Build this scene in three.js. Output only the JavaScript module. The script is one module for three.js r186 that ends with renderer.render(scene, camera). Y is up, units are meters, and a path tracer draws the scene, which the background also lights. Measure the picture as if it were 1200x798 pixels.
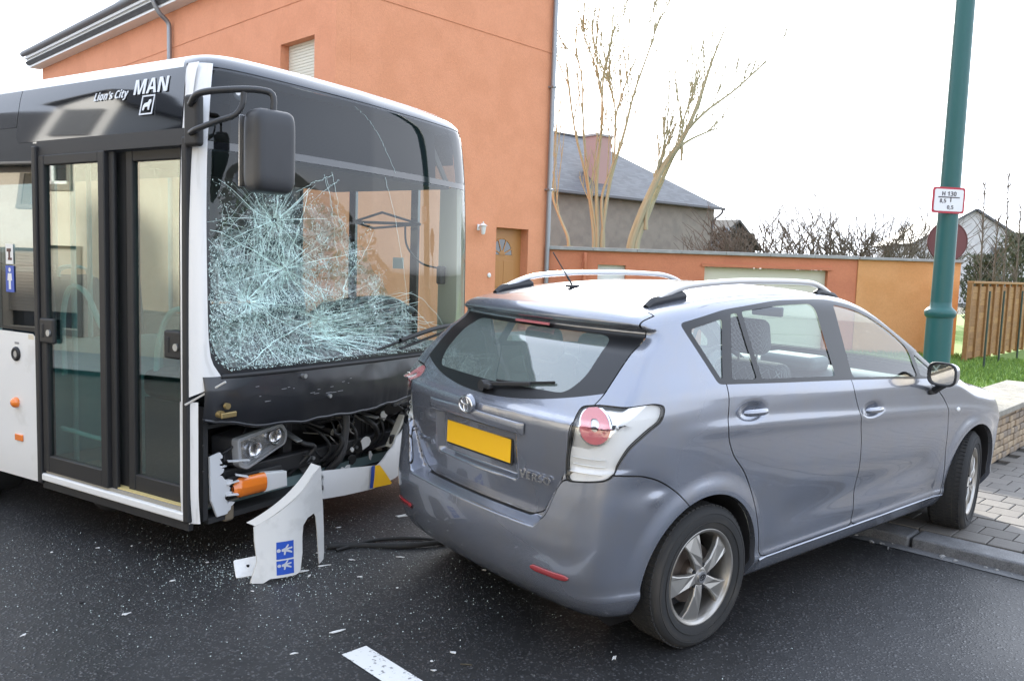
import * as THREE from 'three';
import { mergeGeometries, mergeVertices, toCreasedNormals } from 'three/addons/utils/BufferGeometryUtils.js';
import { RoundedBoxGeometry } from 'three/addons/geometries/RoundedBoxGeometry.js';
import { TextGeometry } from 'three/addons/geometries/TextGeometry.js';
import { FontLoader } from 'three/addons/loaders/FontLoader.js';
import { createNoise2D, createNoise3D } from 'simplex-noise';

const V = (x, y, z) => new THREE.Vector3(x, y, z);
const PI = Math.PI, rad = (d) => d * PI / 180;
function rng(seed) { let s = seed | 0; return () => { s = (s + 0x6d2b79f5) | 0; let t = Math.imul(s ^ (s >>> 15), 1 | s); t = (t + Math.imul(t ^ (t >>> 7), 61 | t)) ^ t; return ((t ^ (t >>> 14)) >>> 0) / 4294967296; }; }
const clamp = (x, a, b) => Math.min(b, Math.max(a, x)), lerp = (a, b, t) => a + (b - a) * t;
const sstep = (a, b, x) => { const t = clamp((x - a) / (b - a), 0, 1); return t * t * (3 - 2 * t); };

// ---------------------------------------------------------------- camera, sky, sun, exposure
const scene = new THREE.Scene();
const camera = new THREE.PerspectiveCamera(2 * Math.atan(399 / 958.81) * 180 / PI, 1024 / 680, 0.05, 900);
camera.position.set(0, 1.7243, 0);
camera.rotation.order = 'YXZ';
camera.rotation.set(-0.0918, 0, 0.0330);
const renderer = new THREE.WebGLRenderer({ antialias: true });
renderer.setSize(1024, 680);
renderer.toneMapping = THREE.LinearToneMapping;
renderer.toneMappingExposure = 2.75;
renderer.shadowMap.enabled = true;

const SUN_AZ = rad(3.6), SUN_EL = rad(23);             // measured from the view direction (-z), to the right
const sunDir = V(Math.sin(SUN_AZ) * Math.cos(SUN_EL), Math.sin(SUN_EL), -Math.cos(SUN_AZ) * Math.cos(SUN_EL));
{
  // bright hazy winter sky: milky near the horizon and round the sun, pale blue overhead and away from it
  const W = 512, H = 256, d = new Float32Array(W * H * 4), dir = V(0, 0, 0);
  const n3 = createNoise3D(rng(5));
  for (let j = 0; j < H; j++) for (let i = 0; i < W; i++) {
    const v = (j + .5) / H, u = (i + .5) / W, el = (v - .5) * PI, az = (u - .5) * 2 * PI;
    dir.set(Math.cos(el) * Math.cos(az), Math.sin(el), Math.cos(el) * Math.sin(az));
    const ang = Math.acos(clamp(dir.dot(sunDir), -1, 1)), up = Math.max(dir.y, 0);
    const hz = Math.exp(-up * 3.2), halo = 2.6 * Math.exp(-ang * ang / (2 * .16 * .16)) + 1.0 * Math.exp(-ang / .55);
    const veil = .5 + .5 * n3(dir.x * 1.6, dir.y * 3.2, dir.z * 1.6);
    const w = clamp(.25 + .55 * hz + .25 * veil, 0, 1);
    const b = [lerp(.30, .80, w), lerp(.42, .85, w), lerp(.66, .93, w)];
    const k = (j * W + i) * 4;
    for (let c = 0; c < 3; c++) d[k + c] = dir.y < -.02 ? .2 : b[c] * 1.08 + halo * [1, .97, .91][c];
    d[k + 3] = 1;
  }
  const t = new THREE.DataTexture(d, W, H, THREE.RGBAFormat, THREE.FloatType);
  t.mapping = THREE.EquirectangularReflectionMapping; t.magFilter = THREE.LinearFilter; t.minFilter = THREE.LinearFilter; t.needsUpdate = true;
  scene.background = t; scene.environment = t;
}
const sun = new THREE.DirectionalLight(new THREE.Color(1, .95, .86), 4.6);
sun.position.copy(sunDir).multiplyScalar(80); sun.target.position.set(0, 0, 0);
sun.castShadow = true; sun.shadow.mapSize.set(4096, 4096); sun.shadow.radius = 2.5;
Object.assign(sun.shadow.camera, { left: -40, right: 40, top: 40, bottom: -40, near: 1, far: 220 });
scene.add(sun, sun.target);

// ---------------------------------------------------------------- helpers
const taken = {};
function numbered(name) { const n = taken[name] = (taken[name] ?? -1) + 1; return n ? name + '_' + String(n).padStart(3, '0') : name; }
function tag(o, label, category, group, kind) {
  if (label) o.userData.label = label; if (category) o.userData.category = category;
  if (group) o.userData.group = group; if (kind) o.userData.kind = kind; return o;
}
function shadowed(m) { m.castShadow = true; m.receiveShadow = true; return m; }
function thing(name, label, category, pos = [0, 0, 0], turn = 0, group) {
  const o = new THREE.Group(); o.name = numbered(name); o.position.set(...pos); o.rotation.y = turn; scene.add(o);
  return tag(o, label, category, group);
}
function flat(g) { return g.index ? g.toNonIndexed() : g; }
function merge(list) {
  if (!Array.isArray(list)) return list; if (list.length === 1) return list[0];
  const gs = list.map((g) => { const q = flat(g); if (!q.attributes.normal) q.computeVertexNormals(); for (const k of Object.keys(q.attributes)) if (!['position', 'normal', 'uv'].includes(k)) q.deleteAttribute(k);
    if (!q.attributes.uv) q.setAttribute('uv', new THREE.BufferAttribute(new Float32Array(q.attributes.position.count * 2), 2)); return q; });
  return mergeGeometries(gs);
}
function part(name, geo, mat, parent, label) {
  const m = shadowed(new THREE.Mesh(merge(geo), mat)); m.name = parent && parent !== scene ? name : numbered(name); (parent || scene).add(m);
  if (label) m.userData.label = label; return m;
}
function structure(name, geo, mat) { const m = part(name, geo, mat, scene); m.userData.kind = 'structure'; return m; }
function bx(w, h, d, x = 0, y = 0, z = 0, r = 0) {
  const g = r > 0 ? new RoundedBoxGeometry(w, h, d, 2, Math.min(r, w / 2.01, h / 2.01, d / 2.01)) : new THREE.BoxGeometry(w, h, d);
  return g.translate(x, y, z);
}
function cyl(r0, r1, h, x, y, z, n = 20, ax = 'y') {
  const g = new THREE.CylinderGeometry(r1, r0, h, n); if (ax === 'x') g.rotateZ(-PI / 2); if (ax === 'z') g.rotateX(PI / 2); return g.translate(x, y, z);
}
function tube(pts, r, seg = 0, n = 8, closed = false) {
  const c = new THREE.CatmullRomCurve3(pts.map((p) => Array.isArray(p) ? V(...p) : p), closed, 'centripetal');
  return new THREE.TubeGeometry(c, seg || pts.length * 6, r, n, closed);
}
function bar(a, b, r, n = 8) {  // straight round bar
  a = Array.isArray(a) ? V(...a) : a; b = Array.isArray(b) ? V(...b) : b;
  const d = b.clone().sub(a), L = d.length(), g = new THREE.CylinderGeometry(r, r, L, n);
  g.applyQuaternion(new THREE.Quaternion().setFromUnitVectors(V(0, 1, 0), d.normalize())); return g.translate((a.x + b.x) / 2, (a.y + b.y) / 2, (a.z + b.z) / 2);
}
function beam(a, b, w, h, r = 0, up = V(0, 1, 0)) {  // box section from a to b; w sideways, h along up
  a = Array.isArray(a) ? V(...a) : a.clone(); b = Array.isArray(b) ? V(...b) : b.clone();
  const d = b.clone().sub(a), L = d.length(); d.normalize(); const s = V(0, 0, 0).crossVectors(up, d).normalize(), u = V(0, 0, 0).crossVectors(d, s);
  const g = bx(w, h, L, 0, 0, 0, r); g.applyMatrix4(new THREE.Matrix4().makeBasis(s, u, d)); const c = a.add(b).multiplyScalar(.5); return g.translate(c.x, c.y, c.z);
}
function grid(nu, nv, fn, flip = false) {  // fn(u,v) -> [x,y,z]; uv in 0..1
  const p = [], t = [], ix = [];
  for (let j = 0; j <= nv; j++) for (let i = 0; i <= nu; i++) { const q = fn(i / nu, j / nv); p.push(q[0], q[1], q[2]); t.push(q.length > 3 ? q[3] : i / nu, q.length > 3 ? q[4] : j / nv); }
  for (let j = 0; j < nv; j++) for (let i = 0; i < nu; i++) { const a = j * (nu + 1) + i, b = a + 1, c = a + nu + 1, e = c + 1; flip ? ix.push(a, c, b, b, c, e) : ix.push(a, b, c, b, e, c); }
  const g = new THREE.BufferGeometry(); g.setAttribute('position', new THREE.Float32BufferAttribute(p, 3)); g.setAttribute('uv', new THREE.Float32BufferAttribute(t, 2)); g.setIndex(ix); g.computeVertexNormals(); return g;
}
function extr(pts, depth, bevel = 0, holes) {  // polygon in x,y pushed along +z
  const s = new THREE.Shape(pts.map((p) => new THREE.Vector2(p[0], p[1]))); for (const h of holes || []) s.holes.push(new THREE.Path(h.map((p) => new THREE.Vector2(p[0], p[1]))));
  return new THREE.ExtrudeGeometry(s, { depth: depth - 2 * bevel, bevelEnabled: bevel > 0, bevelThickness: bevel, bevelSize: bevel, bevelOffset: -bevel, bevelSegments: 2, curveSegments: 12 }).translate(0, 0, bevel);
}
function soup(pos, nor, uv) { const g = new THREE.BufferGeometry(); g.setAttribute('position', new THREE.Float32BufferAttribute(pos, 3)); if (nor) g.setAttribute('normal', new THREE.Float32BufferAttribute(nor, 3)); else g.computeVertexNormals(); if (uv) g.setAttribute('uv', new THREE.Float32BufferAttribute(uv, 2)); return g; }
function boxUV(g, s = 1) {  // uv in metres from the face's main direction
  g = flat(g); const p = g.attributes.position, n = g.attributes.normal, uv = new Float32Array(p.count * 2);
  for (let i = 0; i < p.count; i += 3) {
    let ax = 0, ay = 0, az = 0; for (let k = 0; k < 3; k++) { ax += Math.abs(n.getX(i + k)); ay += Math.abs(n.getY(i + k)); az += Math.abs(n.getZ(i + k)); }
    for (let k = i; k < i + 3; k++) { const x = p.getX(k) * s, y = p.getY(k) * s, z = p.getZ(k) * s; const [a, b] = ay >= ax && ay >= az ? [x, z] : ax >= az ? [z, y] : [x, y]; uv[2 * k] = a; uv[2 * k + 1] = b; }
  }
  g.setAttribute('uv', new THREE.BufferAttribute(uv, 2)); return g;
}
// tileable fractal noise 0..1
function fbmTile(size, cells, oct, seed, gain = .5) {
  const out = new Float32Array(size * size); let amp = 1, tot = 0;
  for (let o = 0; o < oct; o++) {
    const n = cells << o; if (n > size) break; const r = rng(seed + o * 77), g = new Float32Array(n * n); for (let i = 0; i < n * n; i++) g[i] = r();
    for (let j = 0; j < size; j++) { const y = j / size * n, y0 = y | 0, fy = y - y0, sy = fy * fy * (3 - 2 * fy), ya = y0 % n * n, yb = (y0 + 1) % n * n;
      for (let i = 0; i < size; i++) { const x = i / size * n, x0 = x | 0, fx = x - x0, sx = fx * fx * (3 - 2 * fx), xa = x0 % n, xb = (x0 + 1) % n;
        out[j * size + i] += amp * lerp(lerp(g[ya + xa], g[ya + xb], sx), lerp(g[yb + xa], g[yb + xb], sx), sy); } }
    tot += amp; amp *= gain;
  }
  for (let i = 0; i < out.length; i++) out[i] /= tot; return out;
}
function tex(size, fn, srgb, repeat = 1) {  // fn(i) -> [r,g,b] 0..1 (linear when !srgb, else sRGB-coded by us from linear)
  const d = new Uint8Array(size * size * 4), enc = (v) => { v = clamp(v, 0, 1); return srgb ? (v <= .0031308 ? 12.92 * v : 1.055 * v ** (1 / 2.4) - .055) : v; };
  for (let i = 0; i < size * size; i++) { const c = fn(i, i % size, (i / size) | 0); for (let k = 0; k < 3; k++) d[4 * i + k] = Math.round(255 * enc(c[k])); d[4 * i + 3] = c.length > 3 ? Math.round(255 * c[3]) : 255; }
  const t = new THREE.DataTexture(d, size, size, THREE.RGBAFormat); t.magFilter = THREE.LinearFilter; t.minFilter = THREE.LinearMipmapLinearFilter; t.generateMipmaps = true;
  t.wrapS = t.wrapT = THREE.RepeatWrapping; t.repeat.set(repeat, repeat); if (srgb) t.colorSpace = THREE.SRGBColorSpace; t.needsUpdate = true; return t;
}
const lin = (r, g, b) => new THREE.Color().setRGB(r, g, b);
const std = (c, rough = .6, o = {}) => new THREE.MeshStandardMaterial({ color: Array.isArray(c) ? lin(...c) : c, roughness: rough, side: THREE.DoubleSide, ...o });
const phy = (c, rough = .4, o = {}) => new THREE.MeshPhysicalMaterial({ color: Array.isArray(c) ? lin(...c) : c, roughness: rough, side: THREE.DoubleSide, ...o });
function pchip(xs, ys) {  // smooth monotone table lookup
  const n = xs.length, h = [], dl = [], m = new Array(n).fill(0); for (let i = 0; i < n - 1; i++) { h[i] = xs[i + 1] - xs[i]; dl[i] = (ys[i + 1] - ys[i]) / h[i]; }
  for (let i = 1; i < n - 1; i++) if (dl[i - 1] * dl[i] > 0) { const a = 2 * h[i] + h[i - 1], b = h[i] + 2 * h[i - 1]; m[i] = (a + b) / (a / dl[i - 1] + b / dl[i]); }
  m[0] = dl[0]; m[n - 1] = dl[n - 2];
  const f = (x) => { if (x <= xs[0]) return ys[0]; if (x >= xs[n - 1]) return ys[n - 1]; let i = 0; while (x > xs[i + 1]) i++; const t = (x - xs[i]) / h[i], t2 = t * t, t3 = t2 * t; return (2 * t3 - 3 * t2 + 1) * ys[i] + (t3 - 2 * t2 + t) * h[i] * m[i] + (3 * t2 - 2 * t3) * ys[i + 1] + (t3 - t2) * h[i] * m[i + 1]; };
  const N = 1600, a = xs[0], s = (xs[n - 1] - a) / N, T = new Float64Array(N + 2); for (let i = 0; i <= N + 1; i++) T[i] = f(a + i * s);
  return (x) => { const q = (x - a) / s; if (q <= 0) return T[0]; if (q >= N) return T[N]; const i = q | 0; return T[i] + (T[i + 1] - T[i]) * (q - i); };
}
const smax = (a, b, k) => { const h = Math.max(k - Math.abs(a - b), 0) / k; return Math.max(a, b) + h * h * k * .25; };
// smooth closed outline through points, then signed distance (negative inside)
function outline(pts, per = 6, closed = true) { const c = new THREE.CatmullRomCurve3(pts.map((p) => V(p[0], p[1], 0)), closed, 'centripetal'); return c.getPoints(pts.length * per).slice(0, closed ? -1 : undefined).map((p) => [p.x, p.y]); }
function roundPoly(pts, r, n = 4) {  // straight polygon with rounded corners; r may be per corner
  const out = [], N = pts.length;
  for (let i = 0; i < N; i++) { const p = pts[i], a = pts[(i + N - 1) % N], b = pts[(i + 1) % N], rr = Array.isArray(r) ? r[i] : r;
    const la = Math.hypot(a[0] - p[0], a[1] - p[1]), lb = Math.hypot(b[0] - p[0], b[1] - p[1]), t = Math.min(rr, la * .45, lb * .45);
    const p0 = [p[0] + (a[0] - p[0]) / la * t, p[1] + (a[1] - p[1]) / la * t], p1 = [p[0] + (b[0] - p[0]) / lb * t, p[1] + (b[1] - p[1]) / lb * t];
    for (let k = 0; k <= n; k++) { const s = k / n; out.push([(1 - s) ** 2 * p0[0] + 2 * s * (1 - s) * p[0] + s * s * p1[0], (1 - s) ** 2 * p0[1] + 2 * s * (1 - s) * p[1] + s * s * p1[1]]); } }
  return out;
}
function polySDF(pts) {
  let x0 = 1e9, x1 = -1e9, y0 = 1e9, y1 = -1e9; for (const p of pts) { x0 = Math.min(x0, p[0]); x1 = Math.max(x1, p[0]); y0 = Math.min(y0, p[1]); y1 = Math.max(y1, p[1]); }
  const N = pts.length;
  return (x, y) => {
    const ox = Math.max(x0 - x, x - x1, 0), oy = Math.max(y0 - y, y - y1, 0); if (ox + oy > .08) return Math.hypot(ox, oy);
    let d = 1e9, s = 1;
    for (let i = 0, j = N - 1; i < N; j = i++) { const a = pts[i], b = pts[j], ex = b[0] - a[0], ey = b[1] - a[1], wx = x - a[0], wy = y - a[1], t = clamp((wx * ex + wy * ey) / (ex * ex + ey * ey || 1e-12), 0, 1), bx_ = wx - ex * t, by_ = wy - ey * t;
      d = Math.min(d, bx_ * bx_ + by_ * by_); const c1 = y >= a[1], c2 = y < b[1], c3 = ex * wy > ey * wx; if ((c1 && c2 && c3) || (!c1 && !c2 && !c3)) s = -s; }
    return s * Math.sqrt(d);
  };
}
// ---- triangle soup with normals, cut along a field
function cut(m, f) {  // -> [inside (f<0), outside]
  const A = { p: [], n: [] }, B = { p: [], n: [] }, P = m.p, N = m.n;
  const put = (o, q) => { o.p.push(q[0], q[1], q[2]); o.n.push(q[3], q[4], q[5]); };
  const get = (i) => [P[3 * i], P[3 * i + 1], P[3 * i + 2], N[3 * i], N[3 * i + 1], N[3 * i + 2]];
  const mid = (a, b, fa, fb) => { const t = fa / (fa - fb); return a.map((v, k) => v + (b[k] - v) * t); };
  for (let i = 0; i < P.length / 3; i += 3) {
    const v = [get(i), get(i + 1), get(i + 2)], w = v.map((q) => f(q[0], q[1], q[2], q[3], q[4], q[5])), s = w.map((x) => x < 0);
    const c = s[0] + s[1] + s[2]; if (c === 3) { v.forEach((q) => put(A, q)); continue; } if (c === 0) { v.forEach((q) => put(B, q)); continue; }
    const k = c === 1 ? s.indexOf(true) : s.indexOf(false), a = v[k], b = v[(k + 1) % 3], e = v[(k + 2) % 3], wa = w[k], wb = w[(k + 1) % 3], we = w[(k + 2) % 3];
    const ab = mid(a, b, wa, wb), ae = mid(a, e, wa, we), X = c === 1 ? A : B, Y = c === 1 ? B : A;
    put(X, a); put(X, ab); put(X, ae); put(Y, ab); put(Y, b); put(Y, e); put(Y, ab); put(Y, e); put(Y, ae);
  }
  return [A, B];
}
function band(m, f, w) { const [a, r] = cut(m, (...q) => f(...q) + w), [g, o] = cut(r, (...q) => f(...q) - w); return [a, g, o]; }  // inside, groove, outside
function pushIn(m, d) { const p = m.p.slice(); for (let i = 0; i < p.length; i++) p[i] -= m.n[i] * d; return { p, n: m.n }; }
function addTo(a, b) { for (let i = 0; i < b.p.length; i++) { a.p.push(b.p[i]); a.n.push(b.n[i]); } }
function mirrored(m) { const p = [], n = []; for (let i = 0; i < m.p.length; i += 9) for (const k of [0, 6, 3]) { p.push(m.p[i + k], m.p[i + k + 1], -m.p[i + k + 2]); n.push(m.n[i + k], m.n[i + k + 1], -m.n[i + k + 2]); } return { p, n }; }
function both(m) { const q = mirrored(m); return { p: m.p.concat(q.p), n: m.n.concat(q.n) }; }
function toGeo(m, s = 1) {
  const g = soup(m.p, m.n); const n = m.p.length / 3, uv = new Float32Array(n * 2);
  for (let i = 0; i < n; i++) { uv[2 * i] = (m.p[3 * i] + m.p[3 * i + 2]) * s; uv[2 * i + 1] = m.p[3 * i + 1] * s; } g.setAttribute('uv', new THREE.BufferAttribute(uv, 2)); return g;
}
const solid = (f, x, y, z, e = .004) => { const a = f(x + e, y, z) - f(x - e, y, z), b = f(x, y + e, z) - f(x, y - e, z), c = f(x, y, z + e) - f(x, y, z - e), l = Math.hypot(a, b, c) || 1; return [a / l, b / l, c / l, l / (2 * e)]; };
function surfaceNet(f, lo, hi, h) {  // field -> smooth triangle soup with normals
  const nx = Math.ceil((hi[0] - lo[0]) / h) + 1, ny = Math.ceil((hi[1] - lo[1]) / h) + 1, nz = Math.ceil((hi[2] - lo[2]) / h) + 1, F = new Float32Array(nx * ny * nz).fill(9), B = 6;
  for (let k = 0; k < nz; k += B) for (let j = 0; j < ny; j += B) for (let i = 0; i < nx; i += B) {
    const c = f(lo[0] + (i + B / 2) * h, lo[1] + (j + B / 2) * h, lo[2] + (k + B / 2) * h), far = Math.abs(c) > B * h * 1.9;
    for (let c2 = k; c2 < Math.min(k + B, nz); c2++) for (let b = j; b < Math.min(j + B, ny); b++) for (let a = i; a < Math.min(i + B, nx); a++) F[(c2 * ny + b) * nx + a] = far ? c : f(lo[0] + a * h, lo[1] + b * h, lo[2] + c2 * h);
  }
  const id = new Int32Array(nx * ny * nz).fill(-1), vp = [], vn = [], at = (i, j, k) => F[(k * ny + j) * nx + i];
  for (let k = 0; k < nz - 1; k++) for (let j = 0; j < ny - 1; j++) for (let i = 0; i < nx - 1; i++) {
    let neg = 0; for (let c = 0; c < 8; c++) if (at(i + (c & 1), j + (c >> 1 & 1), k + (c >> 2)) < 0) neg++;
    if (neg === 0 || neg === 8) continue;
    let sx = 0, sy = 0, sz = 0, n = 0;
    for (const [a, b] of [[0, 1], [2, 3], [4, 5], [6, 7], [0, 2], [1, 3], [4, 6], [5, 7], [0, 4], [1, 5], [2, 6], [3, 7]]) {
      const fa = at(i + (a & 1), j + (a >> 1 & 1), k + (a >> 2)), fb = at(i + (b & 1), j + (b >> 1 & 1), k + (b >> 2)); if ((fa < 0) === (fb < 0)) continue;
      const t = fa / (fa - fb); sx += lerp(a & 1, b & 1, t); sy += lerp(a >> 1 & 1, b >> 1 & 1, t); sz += lerp(a >> 2, b >> 2, t); n++;
    }
    let x = lo[0] + (i + sx / n) * h, y = lo[1] + (j + sy / n) * h, z = lo[2] + (k + sz / n) * h;
    for (let s = 0; s < 2; s++) { const g = solid(f, x, y, z), d = clamp(f(x, y, z) / Math.max(g[3], .3), -h, h); x -= g[0] * d; y -= g[1] * d; z -= g[2] * d; }
    const g = solid(f, x, y, z); id[(k * ny + j) * nx + i] = vp.length / 3; vp.push(x, y, z); vn.push(g[0], g[1], g[2]);
  }
  const p = [], n = [], tri = (a, b, c) => { for (const q of [a, b, c]) { p.push(vp[3 * q], vp[3 * q + 1], vp[3 * q + 2]); n.push(vn[3 * q], vn[3 * q + 1], vn[3 * q + 2]); } };
  const S = [1, nx, nx * ny];
  for (let k = 1; k < nz - 1; k++) for (let j = 1; j < ny - 1; j++) for (let i = 1; i < nx - 1; i++) {
    const c = (k * ny + j) * nx + i, f0 = F[c];
    for (let ax = 0; ax < 3; ax++) { const f1 = F[c + S[ax]]; if ((f0 < 0) === (f1 < 0)) continue; const u = S[(ax + 1) % 3], w = S[(ax + 2) % 3], q = [id[c], id[c - u], id[c - u - w], id[c - w]]; if (q.some((v) => v < 0)) continue;
      if (f0 < 0) { tri(q[0], q[1], q[2]); tri(q[0], q[2], q[3]); } else { tri(q[0], q[2], q[1]); tri(q[0], q[3], q[2]); } }
  }
  return { p, n };
}
const font = await new FontLoader().loadAsync('fonts/droid/droid_sans_bold.typeface.json');
function lettering(text, size, depth) { const g = new TextGeometry(text, { font, size, depth, curveSegments: 3, bevelEnabled: false }); g.computeBoundingBox(); const b = g.boundingBox; return g.translate(-(b.min.x + b.max.x) / 2, -(b.min.y + b.max.y) / 2, 0); }
// ---------------------------------------------------------------- shared materials
const M = {};
{
  const n1 = fbmTile(512, 8, 6, 11), n2 = fbmTile(512, 4, 3, 12), sp = rng(31);
  // car paint: metallic grey blue under a film of winter road dirt (specks and smears)
  const dirt = tex(512, (i) => { const k = sstep(.3, .85, n1[i]) * .5; return [lerp(.240, .262, k), lerp(.258, .260, k), lerp(.306, .262, k)]; }, true);
  M.paint = phy([1, 1, 1], .27, { map: dirt, metalness: .66, clearcoat: 1, clearcoatRoughness: .035 });
  M.blackGloss = phy([.008, .008, .009], .32);
  M.blackPlastic = std([.022, .022, .024], .55);
  M.greyPlastic = std([.09, .092, .098], .5);
  M.rubber = std([.018, .018, .018], .8);
  M.gap = std([.006, .006, .007], .8);
  M.glass = phy([.82, .92, .89], .015, { transmission: 1, thickness: 0, ior: 1.75 });
  M.privacy = phy([.52, .64, .61], .03, { transmission: .80, thickness: 0, ior: 2.2 });
  M.chrome = std([.75, .75, .76], .12, { metalness: 1 });
  M.satin = std([.55, .55, .56], .32, { metalness: 1 });
  M.lens = phy([.97, .97, .97], .03, { transmission: 1, thickness: 0, ior: 1.5 });
  M.reflector = std([.82, .82, .80], .28, { metalness: .75 });
  M.lampWhite = std([.72, .72, .70], .35);
  M.redLens = phy([.55, .15, .165], .12, { clearcoat: 1 });
  M.deepRed = phy([.30, .03, .035], .15, { clearcoat: 1 });
  M.amber = phy([.80, .20, .02], .15, { clearcoat: 1 });
  M.plate = std([.90, .50, .01], .38);
  const bd = fbmTile(256, 8, 5, 77);
  M.alloy = std([1, 1, 1], .38, { metalness: .85, map: tex(256, (i) => { const k = sstep(.4, .7, bd[i]); return [lerp(.42, .22, k), lerp(.40, .195, k), lerp(.37, .16, k)]; }, true) });
  M.tyre = std([1, 1, 1], .88, { map: tex(256, (i) => { const k = sstep(.45, .75, bd[i]); return [lerp(.020, .045, k), lerp(.020, .040, k), lerp(.020, .034, k)]; }, true) });
  M.cloth = std([.035, .034, .033], .95);
  M.clothPattern = std([1, 1, 1], .95, { map: tex(256, (i, x, y) => { const a = (x + y * .6) % 90, b = (x * .7 - y + 512) % 110; const k = a < 16 || b < 12 ? 1 : 0; return k ? [.20, .21, .22] : [.02, .02, .02]; }, true, 3) });
  M.beige = std([.42, .39, .33], .8);
  M.cabin = std([.24, .235, .22], .8);
  M.dash = std([.12, .125, .13], .6);
  M.mirror = std([.9, .9, .9], .02, { metalness: 1 });
}
// ---------------------------------------------------------------- setting. Street frame: b across the street (to the far right), a along it (to the far left)
const TURN = rad(46.11), UA = V(-.7207, 0, -.6933), UB = V(.6933, 0, -.7207);
const st = (b, y, a) => [UA.x * a + UB.x * b, y, UA.z * a + UB.z * b];
function at(px, py, depth) {  // direction of a photo pixel, taken to a chosen distance along -z
  const p = .0918, r = .0330, F = V(0, -Math.sin(p), -Math.cos(p)), R0 = V(1, 0, 0), U0 = V(0, 0, 0).crossVectors(R0, F);
  const R = R0.clone().multiplyScalar(Math.cos(r)).addScaledVector(U0, Math.sin(r)), U = U0.clone().multiplyScalar(Math.cos(r)).addScaledVector(R0, -Math.sin(r));
  const d = F.multiplyScalar(958.81).addScaledVector(R, px - 600).addScaledVector(U, 399 - py); return d.multiplyScalar(depth / -d.z).add(V(0, 1.7243, 0));
}
const SM = {};
{
  const r = rng(3), big = fbmTile(1024, 4, 4, 1), mid = fbmTile(1024, 64, 3, 2, .7), fine = new Float32Array(1024 * 1024); for (let i = 0; i < fine.length; i++) fine[i] = r();
  const agg = new Float32Array(1024 * 1024);  // stones in the asphalt
  for (let k = 0; k < 52000; k++) { const x = (r() * 1024) | 0, y = (r() * 1024) | 0, s = .35 + .65 * r(), w = 1 + (r() * 2.2 | 0); for (let j = 0; j < w; j++) for (let i = 0; i < w; i++) agg[((y + j) & 1023) * 1024 + ((x + i) & 1023)] = Math.max(agg[((y + j) & 1023) * 1024 + ((x + i) & 1023)], s); }
  SM.asphalt = std([1, 1, 1], 1, { map: tex(1024, (i) => { const a = agg[i], g = .013 + .014 * mid[i] + .012 * (big[i] - .5) + a * a * .066 + (fine[i] > .9985 ? .06 : 0); return [g, g * 1.0, g * 1.03]; }, true, 1 / 3.6), roughnessMap: tex(1024, (i) => [0, clamp(.52 - .18 * agg[i] + .34 * (big[i] - .5), .22, .9), 0], false, 1 / 3.6), bumpMap: tex(1024, (i) => { const v = .35 * mid[i] + .65 * agg[i]; return [v, v, v]; }, false, 1 / 3.6), bumpScale: .004 });
  const pn = fbmTile(512, 8, 6, 8), pf = fbmTile(512, 128, 2, 9);
  const plaster = (c, c2) => std([1, 1, 1], .92, { map: tex(512, (i) => { const k = sstep(.30, .72, pn[i]), f = .94 + .12 * pf[i]; return [lerp(c[0], c2[0], k) * f, lerp(c[1], c2[1], k) * f, lerp(c[2], c2[2], k) * f]; }, true, 1 / 3), bumpMap: tex(512, (i) => [pf[i], pf[i], pf[i]], false, 1 / 1.2), bumpScale: .004 });
  SM.orange = plaster([.68, .29, .158], [.64, .268, .142]); SM.red = plaster([.58, .21, .11], [.53, .185, .098]); SM.orange2 = plaster([.64, .31, .125], [.60, .28, .105]); SM.grey = plaster([.27, .24, .195], [.225, .20, .165]); SM.cream = plaster([.70, .63, .50], [.66, .585, .46]); SM.pale = plaster([.62, .60, .57], [.56, .545, .52]);
  SM.concrete = std([1, 1, 1], .85, { map: tex(512, (i) => { const g = .34 + .14 * (pn[i] - .5) + .05 * (pf[i] - .5); return [g, g * .985, g * .95]; }, true, 1 / .8), bumpMap: tex(512, (i) => [pf[i], pf[i], pf[i]], false, 1 / .4), bumpScale: .002 });
  SM.cap = std([1, 1, 1], .9, { map: tex(512, (i) => { const g = .27 + .20 * (pn[i] - .5) + .12 * (pf[i] - .5); return [g * 1.05, g * .97, g * .80]; }, true, 1 / .6), bumpMap: tex(512, (i) => [pf[i], pf[i], pf[i]], false, 1 / .3), bumpScale: .004 });
  SM.kerb = std([1, 1, 1], .6, { map: tex(512, (i) => { const g = .125 + .09 * (pn[i] - .5) + .14 * (pf[i] - .5) + (fine[i] > .96 ? .06 : 0); return [g, g, g * 1.01]; }, true, 1 / .5) });
  SM.pavers = [0, 1, 2, 3].map((k) => std([1, 1, 1], [.6, .68, .63, .72][k], { map: tex(128, (i) => { const q = (i * 7 + k * 91) % pn.length, g = [.105, .12, .09, .112][k] + .09 * (pn[q] - .5) + .05 * (pf[(i * 3) % pf.length] - .5); return [g * 1.08, g * .98, g * .86]; }, true, 3) }));
  SM.bed = std([.075, .07, .062], .9); SM.earth = std([.06, .055, .04], 1);
  SM.grass = std([1, 1, 1], .95, { map: tex(512, (i) => { const k = pf[i] * .5 + pn[i] * .5; return [lerp(.10, .18, k), lerp(.17, .28, k), lerp(.025, .05, k)]; }, true, 1 / 1.5) });
  SM.bricks = [[.34, .25, .16], [.29, .22, .15], [.38, .29, .19], [.25, .20, .15]].map((c, k) => std([1, 1, 1], .9, { map: tex(128, (i) => { const f = .8 + .5 * (pn[(i * 5 + k * 777) % pn.length] - .3); return c.map((v) => v * f); }, true, 4) }));
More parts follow.
